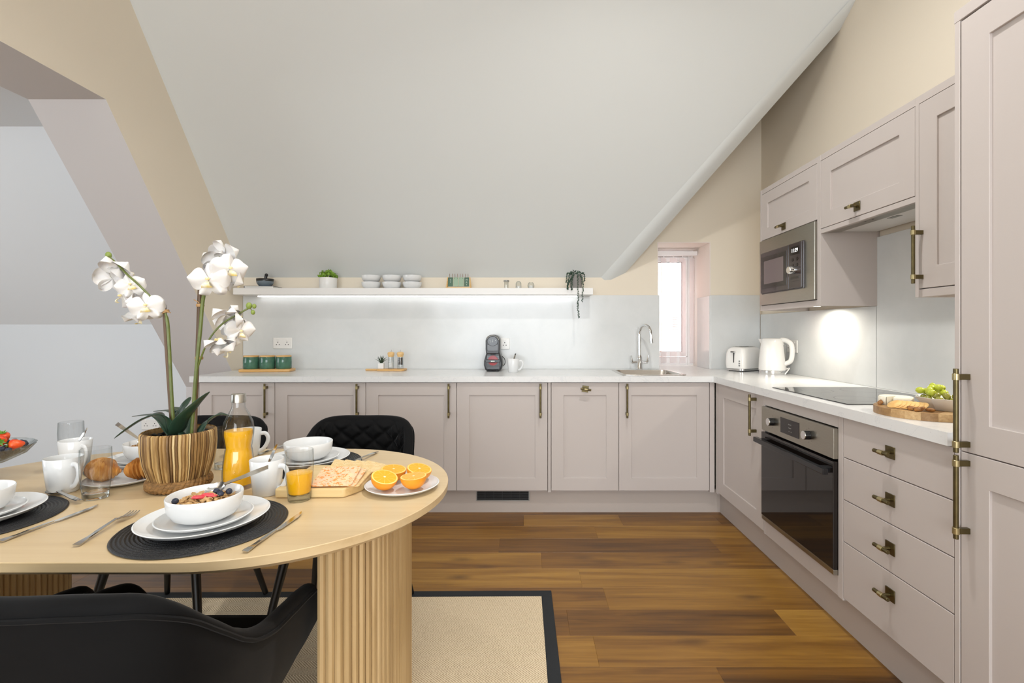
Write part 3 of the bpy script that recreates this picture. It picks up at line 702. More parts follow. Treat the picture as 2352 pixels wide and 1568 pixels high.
# sockets
def socket(label, loc, rz=0, w=.147, double=True):
    t = thing('socket', label, 'socket', loc, rz)
    fp = MB().box(-w/2, w/2, -.009, -.0005, -.043, .043).build('faceplate', MAT['white_plastic'], t, bevel=.003)
    for s in ((-1, 1) if double else (0,)):
        cx = s*w*.24
        m = MB().box(cx-.003, cx+.003, -.0096, -.009, .004, .012)
        for q in (-1, 1): m.box(cx+q*.011-.004, cx+q*.011+.004, -.0096, -.009, -.014, -.009)
        m.build('pin_holes', MAT['hole'], fp)
        MB().box(cx-.008, cx+.008, -.0115, -.0085, .022, .034).build('switch', MAT['white_plastic'], t, bevel=.001)
YS = YB-.014
socket('white double wall socket above the green canisters', (PX(650, 788, YS).x, YS, PX(650, 788, YS).z))
socket('white double wall socket half behind the black coffee machine', (PX(1149, 789, YS).x, YS, PX(1149, 789, YS).z))
socket('white wall socket on the right splashback behind the kettle', (XR-.014, 3.35, PX(1820, 795, 3.35).z), R(-90), .13)
socket('white double wall socket low on the side room wall behind the breakfast bowls', (PX(347, 974, 3.97).x, 3.97, PX(347, 974, 3.97).z))
# ================================================================ rug, table, chairs
TZ, TCX, TCY, TR, THL = .75, -1.022, 1.4365, .470, .786
rg = thing('rug', 'beige herringbone rug with black border under the dining table', 'rug', (-.992, 1.452, 0), R(.5))
RW, RD, RB = 1.115, .80, .048
def rq(a): return MB().box(*a)
MB().box(-RW+RB, RW-RB, -RD+RB, RD-RB, .0005, .007).build('field', MAT['rug'], rg, smooth=0)
for i, a in enumerate([(-RW, RW, RD-RB, RD, .0005, .0085), (-RW, RW, -RD, -RD+RB, .0005, .0085), (RW-RB, RW, -RD+RB, RD-RB, .0005, .0085), (-RW, -RW+RB, -RD+RB, RD-RB, .0005, .0085)]):
    MB().box(*a).build('border', MAT['rug_border'], rg, bevel=.003)
tb = thing('dining_table', 'oval pale oak dining table on two reeded pedestals', 'table', (TCX, TCY, .0085))
zt = TZ-.0085
outl = arc((THL-TR, 0), TR, R(-90), R(90), 40)+arc((-THL+TR, 0), TR, R(90), R(270), 40)
def inset(d): return arc((THL-TR, 0), TR-d, R(-90), R(90), 40)+arc((-THL+TR, 0), TR-d, R(90), R(270), 40)
m = MB(); lp = [[(x, y, zt-.034) for x, y in inset(.022)], [(x, y, zt-.020) for x, y in inset(.001)], [(x, y, zt-.0015) for x, y in inset(0)], [(x, y, zt) for x, y in inset(.0015)]]
ring(m, lp); n = len(lp[0]); m.f += [tuple(range(n-1, -1, -1)), tuple(range(3*n, 4*n))]; m.m += [0, 0]
m.build('tabletop', MAT['oak'], tb, smooth=30)
slat_r = .0098
slat_me = MB().tube([(0, 0, .0), (0, 0, zt-.0345)], slat_r, 8, cap=False).mesh('slat', MAT['oak_v'])
for sgn in (1, -1):
    cxp = sgn*(TCX*-1-.490) if sgn > 0 else -(1.60+TCX)
    bxr, bzr = .128, .270
    core = [(sgn*x, y) for x, y in [(bxr*math.cos(a), bzr*math.sin(a)) for a in [R(-90+180*i/30) for i in range(31)]]]
    p = MB().prism(core, .0, zt-.0345).build('pedestal', MAT['oak_v'], tb, (cxp, 0, 0))
    path = [Vector((a, b, 0)) for a, b in core]; path = path+[path[0]]
    # even spacing round the D
    seg = [(path[i+1]-path[i]).length for i in range(len(path)-1)]; tot = sum(seg); cnt = int(tot/.0192)
    i = 0; acc = 0
    for k in range(cnt):
        s = k*tot/cnt
        while acc+seg[i] < s: acc += seg[i]; i += 1
        q = path[i].lerp(path[i+1], (s-acc)/seg[i])
        link('slat', slat_me, p, q)
# ---- tub chair: local +y is the way it faces
def chair_proto():
    c = thing('dining_chair', 'black velvet tub chair', 'chair')
    plan = [(-.245, .27), (-.255, .18), (-.258, .06), (-.256, -.06), (-.246, -.16), (-.222, -.235), (-.16, -.275), (-.08, -.288), (0, -.291)]
    plan = [(x, y, 0) for x, y in plan]+[(-x, y, 0) for x, y in reversed(plan[:-1])]
    path = smoothpath(plan, 6); N = len(path)
    seg = [0]
    for i in range(1, N): seg.append(seg[-1]+(path[i]-path[i-1]).length)
    tot = seg[-1]
    def top(u):                      # u 0..1 along the U, symmetric
        d = abs(u-.5)*2              # 0 at back centre, 1 at arm front
        ks = [(0, .809), (.20, .807), (.27, .797), (.34, .768), (.42, .712), (.52, .645), (.62, .612), (.75, .598), (.88, .584), (.96, .560), (1.0, .515)]
        n_ = len(ks); sl = [(ks[i+1][1]-ks[i][1])/(ks[i+1][0]-ks[i][0]) for i in range(n_-1)]
        tg_ = [0]+[.5*(sl[i]+sl[i+1]) for i in range(n_-2)]+[sl[-1]]
        for i in range(n_-1):
            (a, b), (e, f) = ks[i], ks[i+1]
            if d <= e:
                w_ = e-a; t = (d-a)/w_
                return (2*t**3-3*t*t+1)*b+(t**3-2*t*t+t)*w_*tg_[i]+(3*t*t-2*t**3)*f+(t**3-t*t)*w_*tg_[i+1]
        return ks[-1][1]
    def at(u):
        s = u*tot
        for i in range(N-1):
            if seg[i+1] >= s: break
        t = (s-seg[i])/max(seg[i+1]-seg[i], 1e-9); p = path[i].lerp(path[i+1], t)
        tg = (path[min(i+1, N-1)]-path[max(i-0, 0)]).normalized(); nr = Vector((-tg.y, tg.x, 0))   # towards the inside
        if nr.dot(Vector((0, .05, 0))-p) < 0: nr = -nr
        return p, nr
    zb = .395
    def lean(p, z):                  # narrow towards the bottom
        k = 1-.16*max(0, (.62-z)/.28)
        return Vector((p.x*k, (p.y*k if p.y < 0 else p.y*(1-.05*max(0, (.62-z)/.28)))-.012*max(0, z-.6)/.2*(1 if p.y < -.1 else 0), z))
    NU, NV, T = 110, 12, .040
    def outer(u, v):
        p, nr = at(u); zz = zb+.045*min(1, max(0, abs(u-.5)*2-.55)/.3); z = zz+(top(u)-.018-zz)*v
        bul = .008*math.sin(math.pi*v)
        return lean(p-nr*bul, z)
    m = MB(); rows = []
    for i in range(NU+1):
        u = i/NU; p, nr = at(u); z1 = top(u); r = []
        for j in range(NV+1): r.append(outer(u, j/NV))
        for a in range(1, 8):        # rolled rim
            an = math.pi*a/8; r.append(lean(p+nr*(T/2-T/2*math.cos(an)), z1-.018+.018*math.sin(an)))
        for j in range(NV, -1, -1):  # inner face
            z = .43+(z1-.018-.43)*j/NV; r.append(lean(p+nr*T, z))
        rows.append(r)
    L = len(rows[0])
    m.add([q for r in rows for q in r], [(i*L+j, (i+1)*L+j, (i+1)*L+j+1, i*L+j+1) for i in range(NU) for j in range(L-1)]+[tuple(range(L)), tuple(NU*L+j for j in range(L-1, -1, -1))])
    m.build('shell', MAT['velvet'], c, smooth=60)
    # piping along the outer rim
    MB().tube([outer(i/NU, .985)-at(i/NU)[1]*.002 for i in range(NU+1)], .0042, 6).build('piping', MAT['velvet'], c)
    # quilted cushion on the inner back
    nu, nv = 96, 44; u0, u1 = .315, .685
    def quilt(s, t):
        u = u0+(u1-u0)*s; p, nr = at(u); z0, z1 = .478, top(u)-.008; z = z0+(z1-z0)*t
        a = (u-.5)*tot/.105; b = z/.078
        f1 = abs(((a+b) % 1)-.5); f2 = abs(((a-b) % 1)-.5)
        e = min(f1, f2)*2
        edge = min(1, min(s, 1-s)*9)*min(1, (1-t)*9)*min(1, t*8)
        d = T-.006+(.012+.017*(min(1, e*2.2)**.55))*edge
        return lean(p+nr*d, z)
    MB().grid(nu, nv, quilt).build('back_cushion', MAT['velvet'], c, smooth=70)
    # seat cushion
    out = [(.205, .27), (.212, .10), (.205, -.10), (.17, -.20), (.08, -.235), (0, -.24)]
    out = out+[(-x, y) for x, y in reversed(out[:-1])]
    out = [(p.x, p.y) for p in smoothpath([(x, y, 0) for x, y in out], 4)]
    m = MB(); lps = []
    for k, z in ((.90, .412), (.985, .420), (1.0, .440), (.99, .458), (.95, .470), (.85, .475), (.4, .479)): lps.append([(x*k, .02+(y-.02)*k, z) for x, y in out])
    ring(m, lps); n = len(out); m.f += [tuple(range(n)), tuple(6*n+j for j in range(n))]; m.m += [0, 0]
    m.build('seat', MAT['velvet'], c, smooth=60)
    for sx in (-1, 1):
        for sy in (-1, 1):
            MB().tube([(sx*.150, sy*.135, .414), (sx*.225, sy*.225-.01, .0055)], [.019, .011], 14).build('leg', MAT['black_leg'], c)
    return c
c0 = chair_proto(); c0.location = (-.768, .998, .0085)
LC = 'black velvet tub chair '
GC = 'dining chairs around the table'
tag(c0, LC+'with its back to the kitchen run, pulled up to the oval table', 'chair', GC)
c0['label'] = LC+'seen from behind, beside a reeded table pedestal'
for (x, y, rz, lb) in ((-1.322, .985, 0, LC+'mostly hidden beside the other chair seen from behind'),
                       (-.748, 1.992, 180, LC+'with quilted diamond back facing us, before the kitchen cabinets'),
                       (-1.415, 1.992, 180, LC+'behind the orchid pot and juice bottle')):
    q = copy_tree(c0); q.location = (x, y, .0085); q.rotation_euler = (0, 0, R(rz)); q['label'] = lb
# ================================================================ table setting
def on(px, py, H=TZ): return TP(px, py, H)
MATS = [(-.757, 1.150), (-1.342, 1.175), (-1.300, 1.690), (-.755, 1.690)]
WHO = ['with cereal between knife and fork', 'nearest the fruit bowl', 'behind the orchid pot', 'behind the crackers']
def lathe_thing(name, prof, mat, label, cat, loc, group=None, n=48):
    return tag(MB().lathe(prof, n).build(name, mat, None, loc, smooth=40), label, cat, group)
mat_prof = [(0, .0), (.172, .0), (.176, .002)]
for k in range(23):
    r = .1745-.0076*k; mat_prof += [(r, .0030), (r-.0019, .0052), (r-.0038, .0052), (r-.0057, .0030)]
mat_prof += [(0, .0042)]
mat_me = MB().lathe(mat_prof, 72).mesh('placemat', MAT['mat_black'], 80)
plate_prof = lambda r, h: [(0, .003), (r*.55, .003), (r*.62, 0), (r*.72, .003), (r*.93, h*.62), (r, h), (r-.0025, h+.001), (r*.92, h*.72), (r*.72, .0075), (r*.6, .006), (0, .006)]
plate_me = MB().lathe(plate_prof(.136, .022), 64).mesh('dinner_plate', MAT['china'], 60)
side_me = MB().lathe(plate_prof(.100, .016), 64).mesh('side_plate', MAT['china'], 60)
bowl_prof = [(0, .003), (.035, .003), (.04, 0), (.048, .002), (.066, .012), (.076, .030), (.079, .058), (.0775, .0595), (.0755, .058), (.072, .032), (.062, .016), (.04, .008), (0, .007)]
bowl_me = MB().lathe(bowl_prof, 64).mesh('bowl', MAT['china'], 60)
for (x, y), wh in zip(MATS, WHO):
    z = TZ+.0003
    tag(link('placemat', mat_me, None, (x, y, z)), 'round black woven placemat '+wh, 'placemat', 'placemats'); z += .0048
    tag(link('dinner_plate', plate_me, None, (x, y, z)), 'large white dinner plate on the placemat '+wh, 'plate', 'dinner plates'); z += .0064
    tag(link('side_plate', side_me, None, (x, y, z)), 'white side plate stacked under a bowl '+wh, 'plate', 'side plates'); z += .0064
    tag(link('bowl', bowl_me, None, (x, y, z)), 'white breakfast bowl '+wh, 'bowl', 'breakfast bowls')
BZ = TZ+.0003+.0048+.0064*2
def flakes(n, r, seed):
    rr = random.Random(seed); m = MB()
    for i in range(n):
        a = rr.random()*6.28; q = r*math.sqrt(rr.random()); z = .036+.012*(1-(q/r)**2)+rr.random()*.007
        M = Mx((q*math.cos(a), q*math.sin(a), z), rr.uniform(-.7, .7), rr.uniform(-.7, .7), rr.random()*6.28)
        s = rr.uniform(.006, .011); cv = rr.uniform(-.003, .003); th = .0011
        top = [(s*math.cos(t)*rr.uniform(.75, 1.1), s*.75*math.sin(t)*rr.uniform(.8, 1.1), cv*math.cos(2*t)) for t in [k*6.283/7 for k in range(7)]]
        vs = top+[(a1, b1, c1-th) for a1, b1, c1 in top]+[(0, 0, cv*.3), (0, 0, cv*.3-th)]
        fs = [(k, (k+1) % 7, 14) for k in range(7)]+[(7+(k+1) % 7, 7+k, 15) for k in range(7)]+[(k, 7+k, 7+(k+1) % 7, (k+1) % 7) for k in range(7)]
        m.add(vs, fs, 0, M)
    m.lathe([(0, .036), (r*.7, .036), (r, .030), (r*.8, .018), (0, .016)], 24)
    return m
def blueberry_me():
    m = MB().ico(.0075, None, 0, 2, (1, 1, .9))
    m.lathe([(.0016, .0066), (.0028, .0074), (.0034, .0068)], 8); return m.mesh('blueberry', MAT['blueberry'], 60)
bb_me = blueberry_me()
for k, (idx, lb) in enumerate(((0, 'crisp brown cereal flakes filling the near breakfast bowl'), (2, 'crisp brown cereal flakes in the bowl behind the orchid pot'))):
    x, y = MATS[idx]; o = flakes(150, .066, 11+k).build('cereal', MAT['cereal'], None, (x, y, BZ), smooth=0)
    o['kind'] = 'stuff'; tag(o, lb, 'cereal')
x, y = MATS[0]
for (dx, dy, dz), lb in zip(((-.046, -.035, .052), (.012, .022, .0565), (.032, .006, .0555), (.040, .026, .055)), ('at the rim of the cereal bowl', 'touching the spoon in the cereal bowl', 'beside the strawberry slice', 'beneath the spoon neck')):
    tag(link('blueberry', bb_me, None, (x+dx, y+dy, BZ+dz), (rng.random(), .3, rng.random())), 'plump blueberry '+lb, 'blueberry', 'blueberries on the cereal')
for k, (dx, dy, rz) in enumerate(((-.004, -.018, .9), (.012, -.004, .2))):
    m = MB().prism([(-.016, -.003), (-.006, -.007), (.012, -.005), (.018, .002), (.008, .007), (-.010, .005)], -.002, .002)
    tag(m.build('strawberry_slice', MAT['straw_slice'], None, (x+dx, y+dy, BZ+.056), (.25, .2, rz), bevel=.001), 'red strawberry slice on the cereal, '+('lying lower towards the rim' if k == 0 else 'next to the blueberries'), 'strawberry slice', 'strawberry slices')
# ---- cutlery (local +y from handle end to tip)
def ribbon(mb, pts, th, mi=0):
    """pts: (y, z, halfwidth)"""
    n = len(pts); vs = []
    for y, z, w in pts: vs += [(-w, y, z), (w, y, z), (w, y, z+th), (-w, y, z+th)]
    fs = [(i*4+j, i*4+(j+1) % 4, (i+1)*4+(j+1) % 4, (i+1)*4+j) for i in range(n-1) for j in range(4)]+[(0, 1, 2, 3), tuple((n-1)*4+j for j in (3, 2, 1, 0))]
    return mb.add(vs, fs, mi)
def twist_handle(mb, L, z0, mi=0):
    pts = []; n = 26; vs = []
    for i in range(n+1):
        t = i/n; y = L*t; w = .0065-.0032*t; a = 2.2*math.pi*max(0, (.55-t))*1.2
        hz = .0022
        for (cx, cz) in ((-w, -hz/2), (w, -hz/2), (w, hz/2), (-w, hz/2)):
            aa = .22*math.sin(a)
            vs.append((cx*math.cos(aa)-cz*math.sin(aa), y, z0[0]+(z0[1]-z0[0])*t+cx*math.sin(aa)+cz*math.cos(aa)+.003))
    fs = [(i*4+j, i*4+(j+1) % 4, (i+1)*4+(j+1) % 4, (i+1)*4+j) for i in range(n) for j in range(4)]+[(0, 1, 2, 3), tuple(n*4+j for j in (3, 2, 1, 0))]
    return mb.add(vs, fs, mi)
def fork(label, loc, rz, tilt=0):
    t = thing('fork', label, 'fork', loc, rz, 'forks'); t.rotation_euler = (tilt, 0, rz)
    twist_handle(MB(), .125, (.001, .010)).build('handle', MAT['steel'], t)
    m = MB(); ribbon(m, [(.122, .0115, .0032), (.132, .011, .007), (.142, .0085, .0115), (.152, .005, .0122)], .0016)
    for i in range(4):
        x = -.0102+i*.0068
        q = MB(); ribbon(q, [(.150, .0055, .0019), (.170, .003, .0017), (.190, .0045, .0013), (.197, .006, .0008)], .0015)
        m.add([(a+x, b, c) for a, b, c in q.v], q.f)
    m.build('head', MAT['steel'], t)
def knife(label, loc, rz):
    t = thing('knife', label, 'knife', loc, rz, 'knives')
    twist_handle(MB(), .110, (.001, .002)).build('handle', MAT['steel'], t)
    out = [(-.0032, .108), (.0035, .108), (.0085, .118), (.0095, .16), (.0088, .19), (.005, .208), (-.001, .222), (-.0045, .225), (-.0042, .15)]
    MB().prism(out, .003, .0046).build('blade', MAT['steel'], t, bevel=.0004, seg=1)
def spoon(label, loc, rot, group='spoons', L=.125):
    t = thing('spoon', label, 'spoon', loc, 0, group); t.rotation_euler = rot
    twist_handle(MB(), L, (.001, .008)).build('handle', MAT['steel'], t)
    def sp(s, q, dz=0):
        a = 2*math.pi*s; r = q; y = L+.022+.026*r*math.cos(a)*(1 if math.cos(a) > 0 else .95)
        return (.0165*r*math.sin(a), y, .0085-.008*(1-r*r)+dz)
    m = MB().grid(24, 7, lambda s, q: sp(s, q), cu=True).grid(24, 7, lambda s, q: sp(s, q, -.0012), cu=True)
    m.build('bowl', MAT['steel'], t, smooth=80)
def between(a, b):                      # location and heading from handle end a to tip b (pixels on the tabletop)
    p, q = on(*a), on(*b); d = q-p; return (p.x, p.y, TZ+.0004), math.atan2(-d.x, d.y), d.length
l, r, _ = between((174, 1257), (343, 1160)); fork('steel fork with twisted handle to the left of the cereal setting', l, r)
l, r, _ = between((562, 1271), (693, 1180)); knife('steel knife lying beside the placemat nearest the reeded pedestal', l, r)
l, r, _ = between((0, 1247), (218, 1166)); knife('long steel knife beside the placemat at the table edge', l, r)
l, r, _ = between((183, 1158), (70, 1122)); spoon('steel spoon with its handle lying across the black placemat edge', (l[0], l[1], TZ+.006), (0, 0, r))
l, r, _ = between((866, 1040), (790, 1080)); fork('steel fork behind the crackers on the far side of the table', l, r)
l, r, _ = between((594, 1046), (625, 1034)); knife('steel knife far side of the table behind the juice bottle', l, r)
x, y = MATS[0]
def aim(p, q, roll=0):
    d = Vector(q)-Vector(p)
    M = Matrix.Rotation(math.atan2(-d.x, d.y), 3, 'Z') @ Matrix.Rotation(math.atan2(d.z, math.hypot(d.x, d.y)), 3, 'X') @ Matrix.Rotation(roll, 3, 'Y')
    return M.to_euler()
p0 = (x+.118, y+.060, BZ+.102); q0 = (x+.005, y+.028, BZ+.054)
spoon('steel spoon resting in the cereal bowl with its handle over the rim', p0, aim(p0, q0, R(-40)), L=.10)
x2, y2 = MATS[2]
p0 = (x2-.135, y2+.02, BZ+.115); spoon('steel spoon with patterned handle in the bowl behind the orchid', p0, aim(p0, (x2-.02, y2, BZ+.05), R(45)), L=.11)
# ---- mugs, glasses, juice
def mug(label, px, py, rz, spoon_lb=None, H=TZ, s=1.0, at=None):
    p = at or on(px, py, H)
    t = thing('mug', label, 'mug', (p.x, p.y, H+.0003), rz, 'white mugs')
    prof = [(0, .002), (.030, .002), (.033, 0), (.0355, .003), (.0405, .05), (.0445, .097), (.0435, .0985), (.0415, .097), (.0375, .05), (.0325, .008), (0, .006)]
    MB().lathe([(a*s, b*s) for a, b in prof], 48).build('body', MAT['china'], t, smooth=60)
    pa = smoothpath([(.040*s, 0, .080*s), (.058*s, 0, .081*s), (.068*s, 0, .066*s), (.066*s, 0, .046*s), (.052*s, 0, .024*s), (.036*s, 0, .016*s)], 5)
    MB().tube(pa, .0048*s, 10, flat=1.5).build('handle', MAT['china'], t, smooth=60)
    if spoon_lb:
        q0 = Vector((p.x-.010, p.y-.012, H+.012)); p1 = Vector((p.x+.018, p.y+.030, H+.132))
        spoon(spoon_lb, p1, aim(p1, q0), 'teaspoons in mugs', .085)
    return t
mug('white mug behind the black placemat, handle towards the empty tumbler', 146, 1128, R(-20))
mug('white mug with a spoon standing behind the other mug and the tall glass', 173, 1078, R(-25), 'steel teaspoon leaning in the mug beside the tall glass')
mug('white mug with a spoon between the juice bottle and the glass of juice', 613, 1133, R(-15), 'steel teaspoon leaning in the mug beside the juice bottle')
mug('white mug mostly hidden behind the juice bottle', 570, 1046, R(10))
def tumbler(label, px, py, juice=None, at=None, group='clear glass tumblers'):
    p = at or on(px, py)
    t = thing('tumbler', label, 'glass', (p.x, p.y, TZ+.0003), 0, group)
    prof = [(.0275, .0), (.0290, .002), (.0300, .018), (.0345, .060), (.0360, .098), (.0345, .136), (.0335, .1365), (.0328, .136)]
    MB().lathe(prof, 48).build('glass', MAT['glass'], t, smooth=60)
    MB().lathe([(0, .0004), (.0270, .0004), (.0280, .003), (.0290, .0168), (.0262, .0172), (0, .0172)], 40).build('base', MAT['thick_glass'], t, smooth=50)
    if juice:
        pr = [(0, .0187), (.0255, .0190), (.0280, .0222), (.0323, .060), (.0330, juice), (.031, juice+.0006), (0, juice-.0004)]
        MB().lathe(pr, 40).build('juice', MAT['juice'], t, smooth=60)
    return t
tumbler('empty clear tumbler in front of the croissants', 220, 1143)
tumbler('empty clear tumbler standing behind the two mugs', 0, 0, at=Vector((-1.620, 1.735, 0)))
tumbler('empty clear tumbler half hidden behind the juice bottle', 516, 1074)
tumbler('clear tumbler half filled with orange juice beside the crackers', 688, 1147, .074, group=None)
p = on(548, 1119)
t = thing('juice_bottle', 'waisted glass bottle of orange juice with steel cap', 'bottle', (p.x, p.y, TZ+.0003))
bp = [(0, .006), (.034, .004), (.039, 0), (.0425, .006), (.0425, .05), (.0405, .075), (.0365, .105), (.0345, .118), (.0365, .132), (.0400, .155), (.0405, .172), (.0375, .192), (.029, .214), (.0195, .232), (.0172, .240), (.0172, .262)]
inn = [(max(r-.0026, 0), z) for r, z in bp[4:]]
prof = bp[1:]+[(.0150, .262)]
def flute(a, r, z):
    k = max(0, 1-abs(z-.195)/.035); return r*(1+.028*k*math.cos(10*a))
MB().lathe(prof, 80, rfn=flute).build('glass', MAT['glass'], t, smooth=60)
jp = [(0, .0108), (.034, .0108), (.0388, .0130), (.0394, .05), (.0376, .075), (.0336, .105), (.0316, .118), (.0336, .132), (.0370, .155), (.0366, .168), (.034, .1685), (0, .168)]
MB().lathe(jp, 64).build('juice', MAT['juice'], t, smooth=60)
MB().lathe([(0, .2745), (.0185, .2745), (.0195, .273), (.0195, .250), (.0188, .2495), (.0182, .250)], 40).build('cap', MAT['brushed_cap'], t, smooth=40)
# ---- crackers on the paddle board
bd = thing('serving_board', 'pale wooden board with a clipped corner holding crackers', 'board', (-.578, 1.457, TZ+.0003), R(1))
MB().prism([(-.115, -.117), (.074, -.118), (.108, -.060), (.108, .125), (-.115, .125)], 0, .026).build('slab', MAT['board'], bd, bevel=.005, seg=3)
bzt = TZ+.0268
def cracker(mat, s, label, loc, rot, grp):
    m = MB(); pts = rrect(s, s, s*.07, 3)
    n = len(pts); lp = [[(x*.98, y*.98, 0) for x, y in pts], [(x, y, .002) for x, y in pts], [(x*.985, y*.985, .0042) for x, y in pts], [(x*.5, y*.5, .0050) for x, y in pts]]
    ring(m, lp); m.f += [tuple(range(n)), tuple(3*n+k for k in range(n))]; m.m += [0, 0]
    tag(m.build('cracker', mat, None, loc, rot, smooth=40), label, 'cracker', grp)
cracker(MAT['cracker'], .112, 'square orange-flecked cheese cracker tilted at the front of the board', (-.545, 1.402, bzt+.0135), (R(11), 0, R(4)), 'crackers on the board')
cracker(MAT['cracker'], .108, 'orange-flecked cheese cracker directly beneath the front one', (-.531, 1.411, bzt+.0085), (R(9), R(1), R(1)), 'crackers on the board')
cracker(MAT['cracker2'], .106, 'seeded cracker at the bottom of the front pile', (-.520, 1.420, bzt+.0020), (R(6), R(1), R(-2)), 'crackers on the board')
for i in range(4):
    cracker(MAT['cracker2'], .070, ['pale herb cracker leaning at the head of the fanned row', 'pale herb cracker second in the fanned row', 'pale herb cracker third in the fanned row', 'pale herb cracker last in the fanned row'][i], (-.556+.027*i, 1.484+.010*i, bzt+.0215-.0045*i), (R(6), R(12), R(10-4*i)), 'crackers on the board')
# ---- oranges
op = on(915, 1124)
ox, oy = -.362, 1.423
lathe_thing('side_plate', plate_prof(.106, .016), MAT['china'], 'white plate holding the orange halves', 'plate', (ox, oy, TZ+.0003), None, 64)
rind = MB().lathe([(0, -.036)]+[(.0375*math.sin(a), -.036*math.cos(a)) for a in [R(10*i) for i in range(1, 10)]]+[(.036, 0)], 36).mesh('rind', MAT['orange_skin'], 60)
flesh = MB().lathe([(0, .0012), (.012, .0012), (.0325, .0010)], 36).mesh('flesh', MAT['orange_flesh'], 60)
pith = MB().lathe([(.0323, .0010), (.036, .0004)], 36).mesh('pith', MAT['pith'], 60)
for (dx, dy, rx, ry, lb) in ((-.040, -.040, R(13), R(16), 'orange half tilted forwards, nearest the juice glass'), (-.036, .040, R(6), R(6), 'orange half behind the tilted one by the crackers'),
                             (.040, -.032, R(2), R(-3), 'orange half sitting upright at the table-end side of the plate'), (.040, .045, R(8), R(12), 'orange half behind the upright one, cut face tipped')):
    t = thing('orange_half', lb, 'orange', (ox+dx, oy+dy, TZ+.0455), 0, 'orange halves'); t.rotation_euler = (rx, ry, rng.random()*3) if False else (rx, ry, 0)
    link('rind', rind, t); link('flesh', flesh, t); link('pith', pith, t)
# ---- croissants
cp_ = (-1.235, 1.497)
lathe_thing('side_plate', plate_prof(.100, .014), MAT['china'], 'white plate holding the croissants', 'plate', (cp_[0], cp_[1], TZ+.0003), None, 64)
def croissant(label, loc, rz):
    n = 60; pts = []; rad = []
    for i in range(n+1):
        t = i/n*2-1; a = t*1.05
        pts.append((.052*math.sin(a), -.052*math.cos(a)+.045, .028-.008*abs(t)))
        env = .030*(1-abs(t)**2.2)+.004
        st = ((abs(t)*8+.4) % 1)
        rad.append(env*(1.0+.40*(.5-st)))
    t = tag(MB().tube(pts, rad, 20, flat=.92).build('croissant', MAT['croissant'], None, loc, (0, 0, rz), smooth=50), label, 'croissant', 'croissants')
croissant('golden croissant seen through the empty tumbler', (cp_[0]-.050, cp_[1]-.010, TZ+.0125), R(-20))
croissant('golden croissant tucked against the orchid pot', (cp_[0]+.056, cp_[1]+.012, TZ+.0125), R(40))
# ---- fruit bowl
fx, fy = -1.688, 1.475
fb = thing('fruit_bowl', 'cut glass footed fruit bowl at the end of the table', 'bowl', (fx, fy, TZ+.0003))
def cut(a, r, z): return r*(1+(.010*math.cos(22*a) if r > .05 and z > .05 else 0))
prof = [(0, 0), (.055, 0), (.057, .004), (.030, .010), (.012, .020), (.012, .036), (.035, .044), (.085, .056), (.125, .076), (.148, .104), (.1465, .1055), (.1435, .104), (.120, .080), (.082, .061), (.035, .0505), (0, .049)]
MB().lathe(prof, 88, rfn=cut).build('glass', MAT['glass'], fb, smooth=50)
straw_prof = [(0, -.021), (.004, -.020), (.010, -.013), (.0155, -.003), (.0175, .005), (.0160, .011), (.010, .0145), (0, .0150)]
straw_me = MB().lathe(straw_prof, 20).mesh('flesh', MAT['strawberry'], 60)
cm = MB()
for k in range(7):
    a = k*6.283/7; M = Mx((0, 0, .0148), 0, 0, a); cm.add([(0, -.002, 0), (.006, -.0035, .0012), (.0145, 0, .005), (.006, .0035, .0012), (0, .002, 0)], [(0, 1, 2, 3, 4)], 0, M)
cm.tube([(0, 0, .014), (.001, 0, .022)], .0012, 6)
cal_me = cm.mesh('calyx', MAT['calyx'], 0, recalc=False)
g1 = MB().ico(.0125, None, 0, 2, (1, 1, 1.18)); g1.tube([(0, 0, .0140), (0, 0, .0165)], .001, 5); grape_me = g1.mesh('grape', MAT['grape_dark'], 60)
rr = random.Random(3)
zf = TZ+.0003
SB = [(.078, .012, .128, (R(100), .2, R(60)), 'bright strawberry lying on its side on top of the blueberries'), (.045, .055, .128, (R(15), R(10), 0), 'strawberry standing leaf up at the crown of the fruit bowl'),
      (.012, .055, .122, (R(70), R(30), R(200)), 'strawberry beside the dark grapes'), (.112, .030, .112, (R(95), 0, R(-50)), 'strawberry tucked at the bowl rim'), (-.03, .06, .120, (R(60), 0, R(100)), 'strawberry at the back of the fruit bowl')]
for x, y, z, rot, lb in SB:
    t = thing('strawberry', lb, 'strawberry', (fx+x, fy+y, zf+z-.003), 0, 'strawberries in the fruit bowl'); t.rotation_euler = rot
    link('flesh', straw_me, t); link('calyx', cal_me, t)
cnt = 0
for k in range(9):
    a = R(-150+k*24); r_ = .03+.035*(k % 3); x, y = r_*math.cos(a)-.01, r_*math.sin(a)-.015
    tag(link('grape', grape_me, None, (fx+x, fy+y, zf+.075+.022*(k % 2)+.006*(k % 3)), (rr.random()*3, rr.random()*3, 0)), 'dark purple grape heaped among the fruit in the glass bowl', 'grape', 'dark grapes in the fruit bowl')
def heap(r0, r1, n, z, grp):
    for k in range(n):
        a = 2*math.pi*k/n+rr.uniform(-.05, .05); r_ = rr.uniform(r0, r1)
        o = link('blueberry', bb_me, None, (fx+r_*math.cos(a), fy+r_*math.sin(a), zf+z+rr.uniform(-.001, .002)), (rr.random()*3, rr.random()*3, 0)); o.scale = (1.15,)*3
        tag(o, 'blueberry packed in the cut glass fruit bowl', 'blueberry', grp)
GB = 'blueberries in the fruit bowl'
heap(.118, .122, 26, .098, GB); heap(.100, .104, 24, .082, GB); heap(.080, .084, 18, .072, GB); heap(.098, .102, 22, .102, GB); heap(.055, .062, 14, .066, GB)
